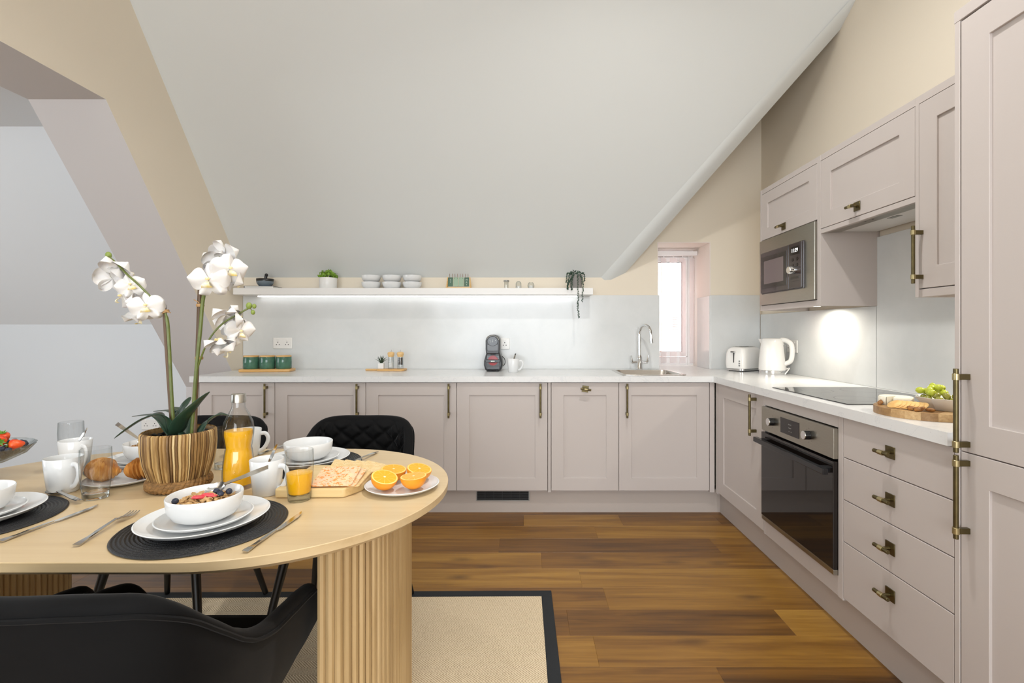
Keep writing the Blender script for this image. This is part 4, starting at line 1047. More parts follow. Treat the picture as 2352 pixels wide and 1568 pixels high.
# ================================================================ orchid
px0, py0 = TCX, TCY
orc = thing('orchid', 'white moth orchid with two flowering stems in a woven leaf-strip pot', 'plant', (px0, py0, TZ+.0003))
oz = TZ+.0003
def loc(px, py, dy=0):
    v = PX(px, py, py0+dy); return v-Vector((px0, py0, oz))
pot = MB().lathe([(0, .012), (.066, .012), (.070, .030), (.086, .080), (.0915, .130), (.0905, .163), (.0855, .166), (.083, .160), (.083, .140), (0, .138)], 48).build('pot', MAT['strip'], orc, smooth=50)
k = 0; a = 0
while a < 2*math.pi-.03:
    wd = rng.uniform(.055, .12); wd = min(wd, 2*math.pi-a); th = rng.uniform(.0022, .0042)
    m = MB(); ks = [(.0695, .026), (.0755, .045), (.0860, .080), (.0905, .112), (.0918, .135), (.0908, .164), (.0865, .1685)]
    vs = []
    for r_, z in ks:
        for q, off in ((0, -.001), (.25, th), (.75, th), (1, -.001)):
            an = a+wd*q+.01*math.sin(z*60+a*3); vs.append(((r_+off)*math.cos(an), (r_+off)*math.sin(an), z))
    m.add(vs, [(i*4+j, i*4+j+1, (i+1)*4+j+1, (i+1)*4+j) for i in range(len(ks)-1) for j in range(3)])
    m.build('strip', MAT['strip'], pot, smooth=60); a += wd
m = MB()
for s in range(3):
    pp = [((.072+.006*math.cos(14*q+s*2.09))*math.cos(q), (.072+.006*math.cos(14*q+s*2.09))*math.sin(q), .018+.0105*math.sin(14*q+s*2.09)) for q in [2*math.pi*i/140 for i in range(141)]]
    m.tube(pp, .0075, 6, cap=False)
m.build('rope_base', MAT['rope'], orc, smooth=60)
m = MB(); r2 = random.Random(9)
for i in range(170):
    q = .08*math.sqrt(r2.random()); an = r2.random()*6.28
    m.ico(r2.uniform(.004, .007), Mx((q*math.cos(an), q*math.sin(an), .148+r2.random()*.008)), 0, 1, (1, 1, .7))
o = m.build('pebbles', MAT['soil'], orc); o['kind'] = 'stuff'
def leaf(pts, w, name='leaf', mat='leaf', fold=.25):
    pts = smoothpath(pts, 6); n = len(pts); m = MB(); vs = []
    for i, p in enumerate(pts):
        t = i/(n-1); d = (pts[min(i+1, n-1)]-pts[max(i-1, 0)]).normalized(); sd = d.cross(Vector((0, 0, 1)))
        if sd.length < .2: sd = Vector((1, 0, 0))
        sd.normalize(); nr = sd.cross(d).normalized(); ww = w*(math.sin(math.pi*min(1, .12+.88*t)**.85)**.7+.02) if t < .999 else .0004
        for q in (-1, -.5, 0, .5, 1): vs.append(p+sd*ww*q+nr*(abs(q)*fold*ww))
    m.add(vs, [(i*5+j, i*5+j+1, (i+1)*5+j+1, (i+1)*5+j) for i in range(n-1) for j in range(4)])
    o = m.build(name, MAT[mat], orc, smooth=80, recalc=False)
    sl = o.modifiers.new('solid', 'SOLIDIFY'); sl.thickness = .0014; return o
cb = Vector((0, 0, .150))
leaf([loc(395, 1000), loc(375, 955, -.02), loc(330, 962, -.04), loc(262, 1006, -.06)], .020)
leaf([loc(392, 1000), loc(370, 965, .02), loc(345, 953, .03), loc(303, 956, .05)], .014)
leaf([loc(400, 1003), loc(408, 960, .03), loc(425, 930, .05), loc(438, 911, .07)], .016)
leaf([loc(400, 1006), loc(415, 970, -.03), loc(445, 935, -.05), loc(481, 899, -.06)], .022)
leaf([loc(455, 1000), loc(478, 970, .02), loc(505, 952, .03), loc(535, 958, .05)], .022)
leaf([loc(405, 1004), loc(415, 965, .03), loc(395, 945, .06), loc(352, 944, .09)], .018)
leaf([loc(425, 1000), loc(430, 965, .04), loc(420, 945, .06), loc(395, 935, .08)], .024)
def stick(pts, r, mat, name, n=8): return MB().tube(smoothpath(pts, 5), r, n).build(name, MAT[mat], orc)
stick([loc(397, 1003), loc(386, 850), loc(377, 700)], .0052, 'stake', 'stake'); stick([loc(447, 1003), loc(454, 800), loc(459, 665)], .0056, 'stake', 'stake')
stick([loc(400, 1003, -.004), loc(394, 900, -.006), loc(388, 780, -.008), loc(383, 730, -.004), loc(370, 702, -.01), loc(345, 680, -.02), loc(320, 655, -.03), loc(292, 630, -.03), loc(268, 605, -.02), loc(250, 590, 0)], [.0045]*16+[.003]*30, 'stem', 'stem')
stick([loc(440, 1003, -.004), loc(450, 860, -.008), loc(460, 760, -.010), loc(466, 690, -.008), loc(478, 645, -.02), loc(488, 605, -.02), loc(505, 590, 0)], [.0050]*21+[.003]*10, 'stem', 'stem')
stick([loc(452, 850, -.006), loc(470, 800, -.02), loc(490, 765, -.02), loc(515, 740, -.01), loc(545, 722, .0), loc(570, 708, .01)], .0026, 'stem', 'stem', 6)
for (a, b) in ((378, 714), (459, 701), (456, 822)): MB().lathe([(.0098, -.0045), (.0112, 0), (.0098, .0045)], 14).build('tie', MAT['tie'], orc, loc(a+1, b))
for (a, b, c, d) in ((378, 714, 392, 718), (458, 695, 445, 688), (388, 714, 364, 722)): MB().tube([loc(a, b, -.008), loc(c, d, -.012)], .0014, 5).build('tie', MAT['tie'], orc)
def petal_mesh(w, h, cup, name):
    def f(s, t):
        a = (t*2-1); s = .5-.5*math.cos(math.pi*s); y = h*s; q_ = .56; e_ = (s-q_)/q_ if s < q_ else (s-q_)/(1-q_)
        ww = w*math.sqrt(max(1-e_*e_, .0))*(.45+.55*min(1, s*2.4)); x = ww*a
        return (x, y, cup*(s*s)+.006*math.cos(a*3.0)*s-.012*a*a*s+.0016*math.sin(6*a+5*s))
    return MB().grid(14, 9, f).mesh(name, MAT['petal'], 180, recalc=False)
big_me = petal_mesh(.0285, .047, .004, 'petal'); sep_me = petal_mesh(.0165, .044, -.004, 'petal')
lm = MB().grid(8, 8, lambda s, t: ((t-.5)*.018*(.5+s), -.004-.016*s, .004+.012*math.sin(s*2.6)+.005*abs(t-.5)*2), 0)
lm.ico(.005, Mx((0, .003, .008)), 0, 2, (1, .8, 1.3))
lip_me = lm.mesh('flower', MAT['lip'], 80)
def flower(px, py, dy, face, roll=0, s=1.0):
    """face: direction the flower looks (world)"""
    f = Vector(face).normalized(); up = Vector((0, 0, 1)); x = up.cross(f)
    if x.length < .1: x = Vector((1, 0, 0))
    x.normalize(); up = f.cross(x)
    Q = Matrix((x, up, f)).transposed().to_4x4() @ Matrix.Rotation(R(roll), 4, 'Z')
    o = link('flower', lip_me, orc, loc(px, py, dy), Q.to_euler()); o.scale = (s,)*3
    for me, ang in ((big_me, 78), (big_me, -78), (sep_me, 0), (sep_me, 142), (sep_me, -142)):
        link('petal', me, o, (0, 0, .001 if me is big_me else -.001), (R(rng.uniform(-6, 10)), 0, R(ang)))
flower(480, 643, -.035, (.15, -1, -.05), 5, 1.12); flower(527, 618, -.005, (.75, -.6, .05), 0, 1.05); flower(515, 585, .03, (.25, .9, .35), 0, 1.0); flower(500, 600, .03, (-.4, .8, .5), 20, .9)
flower(540, 640, .03, (.6, .7, -.3), 30, .95)
flower(336, 703, -.035, (.35, -.9, .1), 10, .95); flower(318, 700, .0, (-.8, -.2, -.2), 0, .95); flower(300, 655, -.03, (.5, -.8, .2), 20, .8); flower(283, 680, .02, (-.5, -.6, -.1), 0, .95)
flower(270, 612, -.02, (.1, .5, .8), 0, .95); flower(258, 640, .02, (-.6, .7, .1), 0, .95); flower(285, 628, .01, (.6, .3, .7), 0, .85); flower(320, 728, .03, (.1, .6, -.8), 0, .85)
flower(518, 722, -.02, (-.5, .2, .8), 0, .85); flower(545, 730, .02, (.6, .6, .1), 20, .9); flower(552, 760, .01, (.6, -.5, -.2), 0, .85); flower(505, 785, -.03, (-.3, .2, .9), -20, .85); flower(522, 803, -.01, (.4, .3, -.8), 0, .9); flower(535, 745, .04, (-.2, .9, .1), 0, .85)
for (a, b, r_) in ((249, 586, .0085), (572, 702, .0085), (584, 703, .006), (581, 717, .006)): MB().ico(r_, None, 0, 2, (1, 1, 1.25)).build('bud', MAT['bud'], orc, loc(a, b, .01))
MB().tube([loc(572, 704, .01), loc(578, 712, .01), loc(581, 717, .01)], .0014, 5).build('stem', MAT['stem'], orc)
# ================================================================ things on the worktop
WZ = WTT+.0004
# green canisters on a bamboo tray
tr = thing('bamboo_tray', 'long bamboo tray carrying three green canisters', 'tray', (-1.905, 3.59, WZ), R(6))
MB().prism(rrect(.358, .125, .012, 4), 0, .020).build('base', MAT['bamboo'], tr, bevel=.004)
for i, lb in enumerate(('end nearest the sloping opening', 'middle of the three', 'end nearest the coffee machine')):
    c = Vector((-1.905, 3.59, 0))+Matrix.Rotation(R(6), 3, 'Z') @ Vector((-.114+.114*i, 0, 0))
    t = thing('canister', 'green glazed canister with bamboo lid on the tray, '+lb, 'canister', (c.x, c.y, WZ+.0205), 0, 'green canisters')
    MB().lathe([(0, 0), (.050, 0), (.0535, .004), (.0545, .05), (.0535, .084), (.0515, .087), (.049, .085), (.049, .078), (0, .078)], 40).build('jar', MAT['green_glaze'], t, smooth=50)
    MB().lathe([(0, .0975), (.050, .0975), (.052, .096), (.052, .0878), (.0485, .0870), (.0485, .0800), (0, .0795)], 40).build('lid', MAT['bamboo'], t, smooth=40)
# paddle board with succulent and mills
bb = thing('paddle_board', 'small wooden paddle board under the salt and pepper mills', 'board', (-1.02, 3.66, WZ))
pl = [(-.185, -.012), (-.10, -.014), (-.088, -.05)]+arc((.085, -.035), .03, R(-90), R(0), 4)+arc((.085, .035), .03, R(0), R(90), 4)+[(-.088, .05), (-.10, .014), (-.185, .012)]
MB().prism(pl, 0, .014).build('slab', MAT['bamboo'], bb, bevel=.003)
p = thing('succulent', 'small spiky green succulent in a white cube pot', 'plant', (PX(876, 840, 3.66).x, 3.66, WZ+.0146))
MB().prism(rrect(.042, .042, .006, 3), 0, .042).build('pot', MAT['china2'], p, bevel=.002)
r3 = random.Random(5)
for k in range(15):
    a = k*2.4; el = R(80-52*(k/14)); L = .062
    d = Vector((math.cos(a)*math.cos(el), math.sin(a)*math.cos(el), math.sin(el)))
    MB().tube([Vector((0, 0, .040))+d*.004, Vector((0, 0, .042))+d*L*.5+Vector((0, 0, .003)), Vector((0, 0, .040))+d*L], [.0048, .0036, .0003], 6, flat=.6).build('leaf', MAT['plant_dark'], p)
for px, fill, lb in ((898, 'salt', 'clear salt mill with wooden head and white crystals'), (919.5, 'peppercorn', 'clear pepper mill with wooden head and dark peppercorns')):
    t = thing('mill', lb, 'mill', (PX(px, 840, 3.66).x, 3.66, WZ+.0146), 0, 'salt and pepper mills')
    MB().lathe([(0, 0), (.021, 0), (.022, .003), (.0205, .060), (.0190, .088), (.0178, .088), (.0192, .060), (.0195, .012), (0, .010)], 28).build('jar', MAT['glass'], t, smooth=50)
    MB().lathe([(0, .0305 if fill == 'peppercorn' else .012), (.0176, .0305 if fill == 'peppercorn' else .0125), (.0174, .082), (0, .083)] if fill == 'peppercorn' else [(0, .0105), (.0186, .0112), (.0184, .045), (0, .046)], 24).build('filling', MAT[fill], t, smooth=50)
    MB().lathe([(0, .089), (.020, .089), (.021, .094), (.0245, .103), (.026, .111), (.0235, .121), (.013, .126), (0, .127)], 28).build('head', MAT['pine'], t, smooth=60)
    MB().lathe([(0, .127), (.004, .127), (.0035, .132), (.006, .136), (.0045, .141), (0, .142)], 16).build('finial', MAT['chrome'], t, smooth=60)
MAT['cover_grey'] = pbr('smoked_cover', '55575a', .25)
# capsule coffee machine
cm_ = thing('coffee_machine', 'black capsule coffee machine with red drip tray on the worktop', 'coffee machine', (PX(1132.5, 850, 3.60).x, 3.60, WZ))
def half(pts): return [(x, z) for x, z in pts]+[(-x, z) for x, z in reversed(pts)]
sil = half([(.046, .0), (.060, .012), (.069, .045), (.068, .075), (.060, .105), (.052, .130), (.050, .150)])
def fprism(poly, y0, y1): return MB().add([(x, y0, z) for x, z in poly]+[(x, y1, z) for x, z in poly], [tuple(range(len(poly))), tuple(range(2*len(poly)-1, len(poly)-1, -1))]+[(i, (i+1) % len(poly), len(poly)+(i+1) % len(poly), len(poly)+i) for i in range(len(poly))])
fprism(sil, .0, .17).build('body', MAT['dark_grey'], cm_, bevel=.012, seg=3)
hd = half([(.048, .130), (.052, .165), (.052, .225)]+[(.052*math.cos(R(a)), .225+.045*math.sin(R(a))) for a in range(15, 91, 15)])
hd = [(.048, .130), (.052, .165), (.052, .225)]+[(.052*math.cos(R(a)), .225+.045*math.sin(R(a))) for a in range(15, 166, 15)]+[(-.052, .225), (-.052, .165), (-.048, .130)]
fprism(hd, -.045, .15).build('head', MAT['dark_grey'], cm_, bevel=.008, seg=3)
fa = [(.040*math.cos(R(a)), .222+.036*math.sin(R(a))) for a in range(0, 360, 15)]
hp = fprism(fa, -.050, -.040).build('head_panel', MAT['black_gloss'], cm_, bevel=.003)
for (x, z) in ((-.020, .229), (0, .231), (.020, .229), (-.014, .218), (0, .219)): MB().lathe([(0, 0), (.0025, 0)], 10).build('indicator', MAT['print_white'], hp, (x, -.0505, z), (R(90), 0, 0))
arcp = [(.0465*math.cos(R(a)), -.047, .224+.040*math.sin(R(a))) for a in range(10, 171, 10)]
MB().tube(arcp, .0022, 6).build('chrome_arc', MAT['chrome'], cm_)
fprism(half([(.038, .150), (.041, .165), (.041, .195), (.038, .200)]), -.049, -.040).build('capsule_cover', MAT['cover_grey'], cm_, bevel=.003)
MB().lathe([(0, .125), (.020, .125), (.030, .140), (.034, .152)], 24).build('nozzle', MAT['black_gloss'], cm_, (0, -.012, 0))
fprism(half([(.045, .012), (.048, .06), (.045, .12)]), -.006, .004).build('front_recess', MAT['black_gloss'], cm_, bevel=.002)
MB().lathe([(0, 0), (.036, 0), (.037, .006), (0, .008)], 32).build('drip_disc', MAT['red'], cm_, (0, -.006, .080), (R(90), 0, 0))
by = fprism([(-.056, .088), (-.050, .066), (.050, .066), (.056, .088)], -.034, -.014).build('tray_front', MAT['dark_grey'], cm_, bevel=.003)
MB().box(-.014, .014, -.0355, -.033, .072, .080).build('badge', MAT['print_white'], by, bevel=.001)
MB().box(-.044, .044, -.040, .0, .0, .010).build('foot', MAT['black_gloss'], cm_, bevel=.004)
MB().tube(smoothpath([(.062, .10, .105), (.080, .11, .085), (.084, .11, .055), (.070, .11, .03)], 6), .0028, 8).build('cable', MAT['black_plastic'], cm_)
mug('white mug with a spoon on the worktop beside the coffee machine', 0, 0, R(0), 'steel teaspoon in the mug beside the coffee machine', H=WTT, at=Vector((PX(1179, 840, 3.52).x, 3.52, 0)))
# toaster
to = thing('toaster', 'white two slice toaster with chrome base in the worktop corner', 'toaster', (1.632, 3.655, WZ), R(33))
tw, td, th = .125, .078, .178
lp = []
for z, k in ((.022, .0), (.06, .003), (.13, .0), (.160, -.008), (.174, -.022), (.178, -.036)): lp.append([(x, y, z) for x, y in rrect(2*(tw+k), 2*(td+k), .03, 5)])
m = ring(MB(), lp); n = len(lp[0]); m.f.append(tuple(5*n+j for j in range(n))); m.m.append(0)
m.build('body', MAT['white_plastic'], to, smooth=50)
m = MB().prism(rrect(2*tw-.01, 2*td-.01, .028, 5), .006, .022); m.build('base_band', MAT['chrome'], to, bevel=.002)
m = MB().prism(rrect(2*tw-.03, 2*td-.03, .02, 4), .0, .006); m.build('feet', MAT['black_plastic'], to)
MB().prism(rrect(2*tw-.085, 2*td-.075, .012, 4), .1775, .1800).build('top_plate', MAT['brushed'], to, bevel=.001)
for s in (-1, 1): MB().box(-.075, .075, s*.017-.007, s*.017+.007, .1795, .1808).build('slot', MAT['hole'], to, smooth=0)
MB().box(-tw-.0042, -tw+.001, -.003, .003, .065, .150).build('lever_slot', MAT['hole'], to)
MB().box(-tw-.022, -tw-.003, -.016, .016, .138, .150).build('lever', MAT['chrome'], to, bevel=.003)
for i in range(3): MB().lathe([(0, .0025), (.005, .0025), (.006, 0)], 12).build('button', MAT['grey_metal'], to, (-tw-.003, -.045, .045+.016*i), (0, R(-90), 0))
# kettle
ke = thing('kettle', 'white jug kettle on a steel base beside the toaster', 'kettle', (1.708, 3.385, WZ), R(-48))
MB().lathe([(0, 0), (.088, 0), (.089, .004), (.089, .026), (.087, .028), (0, .028)], 40).build('base', MAT['chrome'], ke, smooth=40)
MB().lathe([(0, .028), (.087, .0282), (.0885, .040), (.085, .10), (.078, .17), (.071, .225), (.068, .240), (.060, .246), (0, .248)], 48).build('jug', MAT['white_plastic'], ke, smooth=50)
MB().add([(-.060, -.022, .238), (-.060, .022, .238), (-.098, 0, .243), (-.066, -.02, .200), (-.066, .02, .200), (-.074, 0, .195)], [(0, 2, 1), (0, 3, 5, 2), (1, 2, 5, 4), (0, 1, 4, 3)]).build('spout', MAT['white_plastic'], ke, bevel=.002, smooth=60)
MB().tube(smoothpath([(.055, 0, .236), (.090, 0, .232), (.122, 0, .205), (.128, 0, .15), (.118, 0, .095), (.082, 0, .072)], 6), [.015]*31, 14, flat=1.1).build('handle', MAT['white_plastic'], ke, smooth=60)
MB().box(.070, .0885, -.006, .006, .09, .20).build('water_gauge', MAT['grey_metal'], ke, bevel=.002)
MB().tube(smoothpath([(.085, 0, .035), (.11, -.01, .045), (.118, -.03, .04), (.10, -.05, .005)], 6), .004, 8).build('cable', MAT['white_plastic'], ke)
# cheese board beside the hob
cbx, cby, cbr = 1.404, 1.716, .150
cb_ = thing('chopping_board', 'round butcher block chopping board of glued wooden staves near the hob', 'board', (cbx, cby, WTT+.0004), R(38))
nst = 7; w9 = 2*cbr/nst
for i in range(nst):
    y0, y1 = -cbr+i*w9, -cbr+(i+1)*w9
    f = lambda y: math.sqrt(max(cbr*cbr-y*y, 0)); ysamp = [y0+(y1-y0)*k/6 for k in range(7)]
    pol = [(f(y), y) for y in ysamp]+[(-f(y), y) for y in reversed(ysamp)]
    cl = []
    for q in pol:
        if not cl or (abs(q[0]-cl[-1][0])+abs(q[1]-cl[-1][1])) > 1e-5: cl.append(q)
    if abs(cl[0][0]-cl[-1][0])+abs(cl[0][1]-cl[-1][1]) < 1e-5: cl.pop()
    # each stave is made of two end-butted blocks
    sp_ = (.35 if i % 2 else -.25)*cbr*.5
    for side in (0, 1):
        pp = []
        N_ = len(cl)
        for k in range(N_):
            a_, b_ = cl[k], cl[(k+1) % N_]; ina = (a_[0] >= sp_) == (side == 0); inb = (b_[0] >= sp_) == (side == 0)
            if ina: pp.append(a_)
            if ina != inb:
                t_ = (sp_-a_[0])/(b_[0]-a_[0]); pp.append((sp_, a_[1]+(b_[1]-a_[1])*t_))
        if len(pp) > 2: MB().prism(pp, 0, .026).build('block', MAT['acacia'], cb_, smooth=0)
BT = WTT+.0004+.0262
def cpos(dx, dy): return (cbx+dx, cby+dy, BT)
t = thing('brie', 'round white soft cheese with a wedge cut out on the chopping board', 'cheese', cpos(-.046, .076), R(200))
MB().lathe([(0, 0), (.050, 0), (.053, .004), (.053, .026), (.050, .030), (0, .030)], 36, a0=R(25), a1=R(360)).add([(0, 0, 0), (.050*math.cos(R(25)), .050*math.sin(R(25)), .0), (.050*math.cos(R(25)), .050*math.sin(R(25)), .030), (0, 0, .030), (.050, 0, 0), (.050, 0, .030)], [(0, 1, 2, 3), (0, 4, 5, 3)], 0).build('rind', MAT['cheese'], t, smooth=40)
for i in range(7):
    x, y, z = cpos(-.112+.0075*i, -.006-.0095*i)
    o = MB().lathe([(0, 0), (.022, 0), (.0232, .0012), (.022, .0026), (0, .0030)], 24).build('biscuit', MAT['biscuit'], None, (x, y, z+.0125), (R(0), R(-32), R(8)), smooth=50)
    tag(o, 'round golden biscuit in the fanned row on the chopping board', 'biscuit', 'biscuits on the chopping board')
rn = random.Random(21)
for i, (dx, dy) in enumerate(((-.108, .070), (-.100, -.062), (-.082, -.082), (-.064, -.098), (-.098, -.086), (.052, -.128))):
    m = MB(); m.grid(12, 8, lambda s, q: ((.013+.003*math.sin(5*6.283*s+3*q*6))*math.sin(math.pi*q)*math.cos(2*math.pi*s), .0085*math.sin(math.pi*q)*math.sin(2*math.pi*s)*(1+.25*math.cos(4*6.283*s)), -.013*math.cos(math.pi*q)*.5), cu=True)
    tag(m.build('walnut', MAT['nut'], None, (cbx+dx, cby+dy, BT+.0075), (rn.random(), rn.random(), rn.random()*6), smooth=60), 'shelled walnut '+('beside the brie on the chopping board' if i == 0 else 'among the nuts before the white dish' if i < 5 else 'behind the white dish, by the larder'), 'walnut', 'walnuts on the chopping board')
dsx, dsy = cpos(.032, -.045)[:2]
ds = thing('octagonal_dish', 'white octagonal dish of green olives and grapes on the chopping board', 'dish', (dsx, dsy, BT), R(22.5))
def octo(r, z): return [(r*math.cos(R(45*k)), r*math.sin(R(45*k)), z) for k in range(8)]
m = ring(MB(), [octo(.052, 0), octo(.086, .042), octo(.082, .042), octo(.050, .007)]); m.f += [tuple(range(7, -1, -1)), tuple(24+k for k in range(8))]; m.m += [0, 0]
m.build('shell', MAT['marble'], ds, smooth=20, bevel=.001)
ol = MB().ico(.011, None, 0, 2, (1, 1, 1.25)); ol.lathe([(.0015, .0140), (.003, .0136), (.0025, .0128)], 8); ol_me = ol.mesh('olive', MAT['olive'], 60)
gg = MB().ico(.0115, None, 0, 2, (1, 1, 1.3)); gg.tube([(0, 0, .0145), (0, 0, .018)], .001, 5); gg_me = gg.mesh('grape', MAT['grape_green'], 60)
for k in range(14):
    a = R(120+k*19); r_ = .058 if k % 2 else .042
    tag(link('olive', ol_me, None, (dsx+r_*math.cos(a), dsy+r_*math.sin(a), BT+.037+.012*(k % 2 == 0)), (rn.random()*3, rn.random()*3, 0)), 'stuffed green olive heaped in the octagonal dish', 'olive', 'olives in the octagonal dish')
for k in range(11):
    a = R(40+k*22); r_ = .030+.020*(k % 3)
    tag(link('grape', gg_me, None, (dsx-.004+r_*.8*math.cos(a), dsy+.022+r_*.6*math.sin(a), BT+.057+.013*(k % 3 == 0)+.004*(k % 2)), (rn.random()*3, rn.random()*3, 0)), 'pale green grape piled in the octagonal dish', 'grape', 'green grapes in the octagonal dish')
# ================================================================ things on the shelf
SZ = SHZ+.0004
def sx(px, y=3.72): return (px-CX)/FPX*y
bk = thing('book', 'thin book lying flat under the mortar on the shelf', 'book', (sx(606), 3.72, SZ), R(3))
MB().box(-.110, .105, -.075, .075, 0, .0022).box(-.110, .105, -.075, .075, .0138, .016).box(-.110, -.107, -.075, .075, .0022, .0138).build('cover', MAT['book_dark'], bk, smooth=0)
MB().box(-.106, .102, -.072, .072, .0024, .0136).build('pages', MAT['paper'], bk, smooth=0)
text('spine_print', 'BOOK', .012, MAT['print_white'], bk, (-.085, -.0757, .003), (R(90), 0, 0), .0003) if False else None
mo = thing('mortar', 'grey and black glazed mortar on the book', 'mortar', (sx(609), 3.72, SZ+.0164))
MB().lathe([(0, 0), (.036, 0), (.042, .004), (.056, .022), (.061, .040)], 40).build('lower_bowl', MAT['greyglaze'], mo, smooth=60)
MB().lathe([(.061, .040), (.062, .058), (.060, .060), (.055, .058), (.052, .03), (.03, .012), (0, .010)], 40).build('upper_bowl', MAT['stone_black'], mo, smooth=60)
pe = MB().tube([(-.006, 0, .016), (.002, 0, .06), (.008, 0, .086)], [.014, .009, .011], 16); pe.ico(.0125, Mx((.0095, 0, .090)))
tag(pe.build('pestle', MAT['stone_black'], None, (sx(609), 3.72, SZ+.0164), smooth=60), 'black pestle standing in the glazed mortar', 'pestle')
def leafball(m, c, r, n, size, rnd, squash=.8, zmin=-1):
    for _ in range(n):
        th_ = rnd.random()*6.283; ph = math.acos(1-2*rnd.random()); d = Vector((math.sin(ph)*math.cos(th_), math.sin(ph)*math.sin(th_), math.cos(ph)))
        if d.z < zmin: continue
        p_ = Vector(c)+Vector((d.x*r, d.y*r, d.z*r*squash))*rnd.uniform(.55, 1.05)
        M = Mx(p_, rnd.random()*6.28, rnd.random()*6.28, rnd.random()*6.28); s = size*rnd.uniform(.7, 1.2)
        m.add([(-s, 0, 0), (-.3*s, -.55*s, .15*s), (.6*s, -.35*s, .1*s), (s, 0, 0), (.6*s, .35*s, .1*s), (-.3*s, .55*s, .15*s)], [(0, 1, 2, 3), (0, 3, 4, 5)], 0, M)
    return m
pp_ = thing('potted_plant', 'bushy lime green plant in a white pot on the shelf', 'plant', (sx(753.5), 3.72, SZ))
MB().lathe([(0, 0), (.060, 0), (.063, .003), (.066, .080), (.064, .083), (.061, .080), (.060, .068), (0, .066)], 40).build('pot', MAT['china2'], pp_, smooth=50)
rl = random.Random(31); o = leafball(MB(), (0, 0, .098), .064, 300, .013, rl, .68, -.35).build('foliage', MAT['plant_lime'], pp_, smooth=0, recalc=False); o['kind'] = 'stuff'
m = MB()
for k in range(9):
    a = k*.7; m.tube([(0, 0, .066), (.03*math.cos(a), .03*math.sin(a), .10)], .002, 5)
m.build('stems', MAT['plant_dark'], pp_)
sb_prof = [(0, .002), (.034, .002), (.037, 0), (.046, .002), (.064, .016), (.070, .036), (.0715, .050), (.0700, .051), (.0685, .049), (.066, .034), (.058, .016), (0, .008)]
sb_me = MB().lathe(sb_prof, 48).mesh('bowl', MAT['china'], 60)
for px, wh in ((852.5, 'next to the lime green plant'), (900, 'middle of the three stacks'), (947, 'stack nearest the card calendar')):
    for k in range(2):
        tag(link('bowl', sb_me, None, (sx(px), 3.72, SZ+.0495*k)), ('upper' if k else 'lower')+' white bowl on the shelf, '+wh, 'bowl', 'white bowls stacked on the shelf')
# card calendar
ca = thing('card_calendar', 'wooden stand holding four green hanging calendar cards on the shelf', 'calendar', (sx(1054.5), 3.705, SZ)); cw = .090
m = MB()
for s in (-1, 1):
    for q in (-1, 1): m.tube([(s*cw, q*.032, .004), (s*(cw-.006), 0, .088)], .0042, 6)
m.build('frame', MAT['pine'], ca)
MB().box(-cw, cw, -.038, .038, .0, .009).build('base', MAT['pine'], ca, bevel=.001)
for i in range(8):
    x = -.070+i*.020
    MB().tube([(x, -.012, .080)]+[(x, -.012+.010*(1-math.cos(R(a))), .088+.026*math.sin(R(a))) for a in range(15, 180, 15)]+[(x, .008, .082)], .0011, 5).build('hook', MAT['wire'], ca)
for i in range(4):
    x = -.060+i*.0405; mt = MAT['card_dark'] if i in (0, 3) else MAT['card_light']
    cd = MB().prism(rrect(.037, .070, .004, 3), -.0012, .0012).build('card', mt, ca, (x, -.022+(.003 if i in (0, 3) else 0), .050), (R(82), 0, 0), bevel=.0004)
    for s in (-1, 1): MB().lathe([(0, 0), (.0024, 0)], 10).build('eyelet', MAT['hole'], cd, (s*.011, .028, .0014))
    if i in (0, 3):
        for j, ch in enumerate('MAY' if i == 3 else '27'): text('letter', ch, .016, MAT['print_white'], cd, (0, .010-.018*j, .0013), (0, 0, 0))
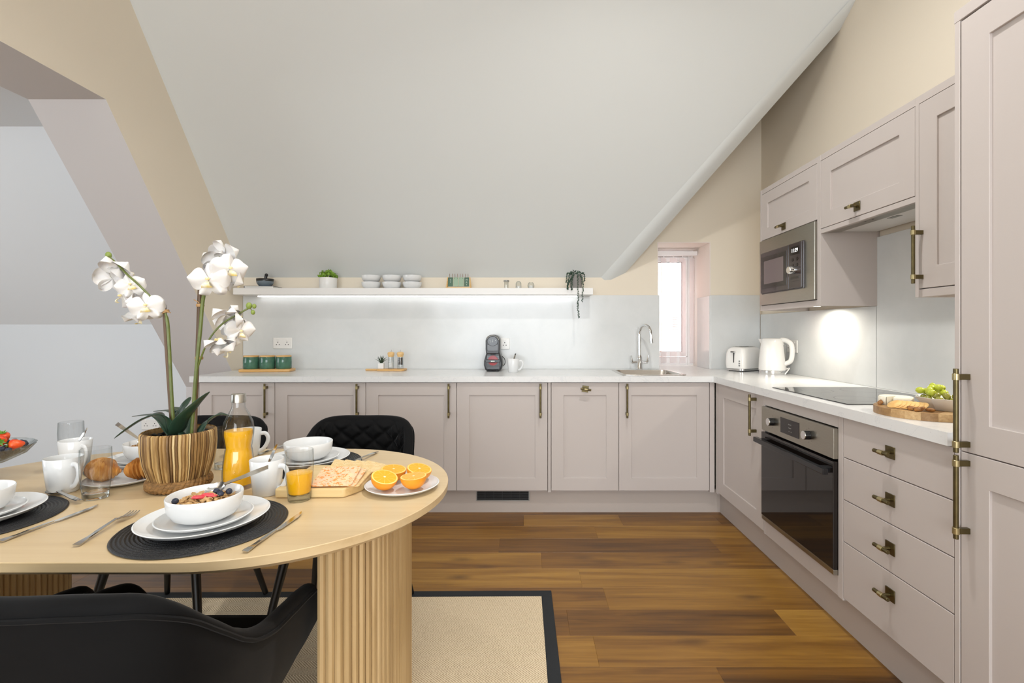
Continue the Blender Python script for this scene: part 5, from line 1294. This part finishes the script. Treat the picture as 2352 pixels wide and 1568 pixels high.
# three small clear vessels
for px, kind, lb in ((1163, 0, 'small clear shaker with a metal top on the shelf'), (1191, 1, 'small domed clear glass jar between the shaker and the round jar'), (1219.5, 2, 'small round faceted glass jar nearest the trailing plant')):
    t = thing('glass_jar', lb, 'jar', (sx(px), 3.72, SZ), 0, 'small clear jars on the shelf')
    pr = [[(0, 0), (.016, 0), (.0165, .003), (.0155, .05), (.018, .056), (.0165, .056), (.014, .05), (.014, .006), (0, .005)],
          [(0, 0), (.022, 0), (.0225, .003), (.0215, .042), (.016, .054), (.006, .060), (.005, .058), (.014, .051), (.0195, .041), (.0205, .005), (0, .004)],
          [(0, 0), (.018, 0), (.0255, .012), (.0265, .028), (.020, .044), (.014, .050), (.013, .048), (.0185, .042), (.024, .028), (.023, .013), (.016, .004), (0, .004)]][kind]
    MB().lathe(pr, 28).build('body', MAT['glass'], t, smooth=50)
    if kind == 0: MB().lathe([(0, .066), (.018, .066), (.022, .063), (.022, .0565), (0, .0565)], 24).build('top', MAT['grey_metal'], t, smooth=40)
    else: MB().lathe([(0, .004+.001), (.016, .0055), (.018, .022), (0, .024)], 20).build('filling', MAT['salt'], t, smooth=50)
# trailing plant
tpn = thing('trailing_plant', 'trailing green plant in a grey pot hanging over the shelf edge', 'plant', (sx(1322), 3.69, SZ))
MB().lathe([(0, 0), (.044, 0), (.050, .10), (.047, .10), (.043, .085), (0, .084)], 36).build('pot', MAT['concrete'], tpn, smooth=50)
rt = random.Random(8)
def lp_(px, py): v = PX(px, py, 3.612); return v-Vector((sx(1322), 3.69, SZ))
paths = [[(0, 0, .10), lp_(1312, 640)+Vector((0, .01, 0)), lp_(1304, 655), lp_(1304, 664)], [(.01, 0, .10), lp_(1316, 632)+Vector((0, .02, 0)), lp_(1313, 650), lp_(1313.5, 666)], [(.01, 0, .10), lp_(1328, 635)+Vector((0, .02, 0)), lp_(1328, 680), lp_(1327, 705), lp_(1330, 729)],
         [(.02, 0, .10), lp_(1336, 635)+Vector((0, .02, 0)), lp_(1339, 655), lp_(1337, 692)], [(.02, .02, .10), (.06, .03, .12), (.07, .03, .06)], [(-.02, .02, .10), (-.06, .03, .12), (-.07, .03, .05)], [(0, 0, .1), (-.045, -.04, .115), (-.062, -.055, .06), (-.066, -.058, .015)]]
m = MB(); ms = MB()
for pth in paths:
    sm = smoothpath(pth, 12); ms.tube(sm, .0011, 5)
    for q in sm[1:]:
        for _ in range(3):
            M = Mx(Vector(q)+Vector((rt.uniform(-.006, .006), rt.uniform(-.006, .006), rt.uniform(-.004, .004))), rt.random()*6, rt.random()*6, rt.random()*6)
            m.ico(.0042, M, 0, 1, (1, .75, .5))
leafball(m, (0, 0, .112), .055, 90, .008, rt, .5, -.1)
ms.build('vines', MAT['plant_dark'], tpn); o = m.build('leaves', MAT['plant_pearl'], tpn, recalc=False); o['kind'] = 'stuff'
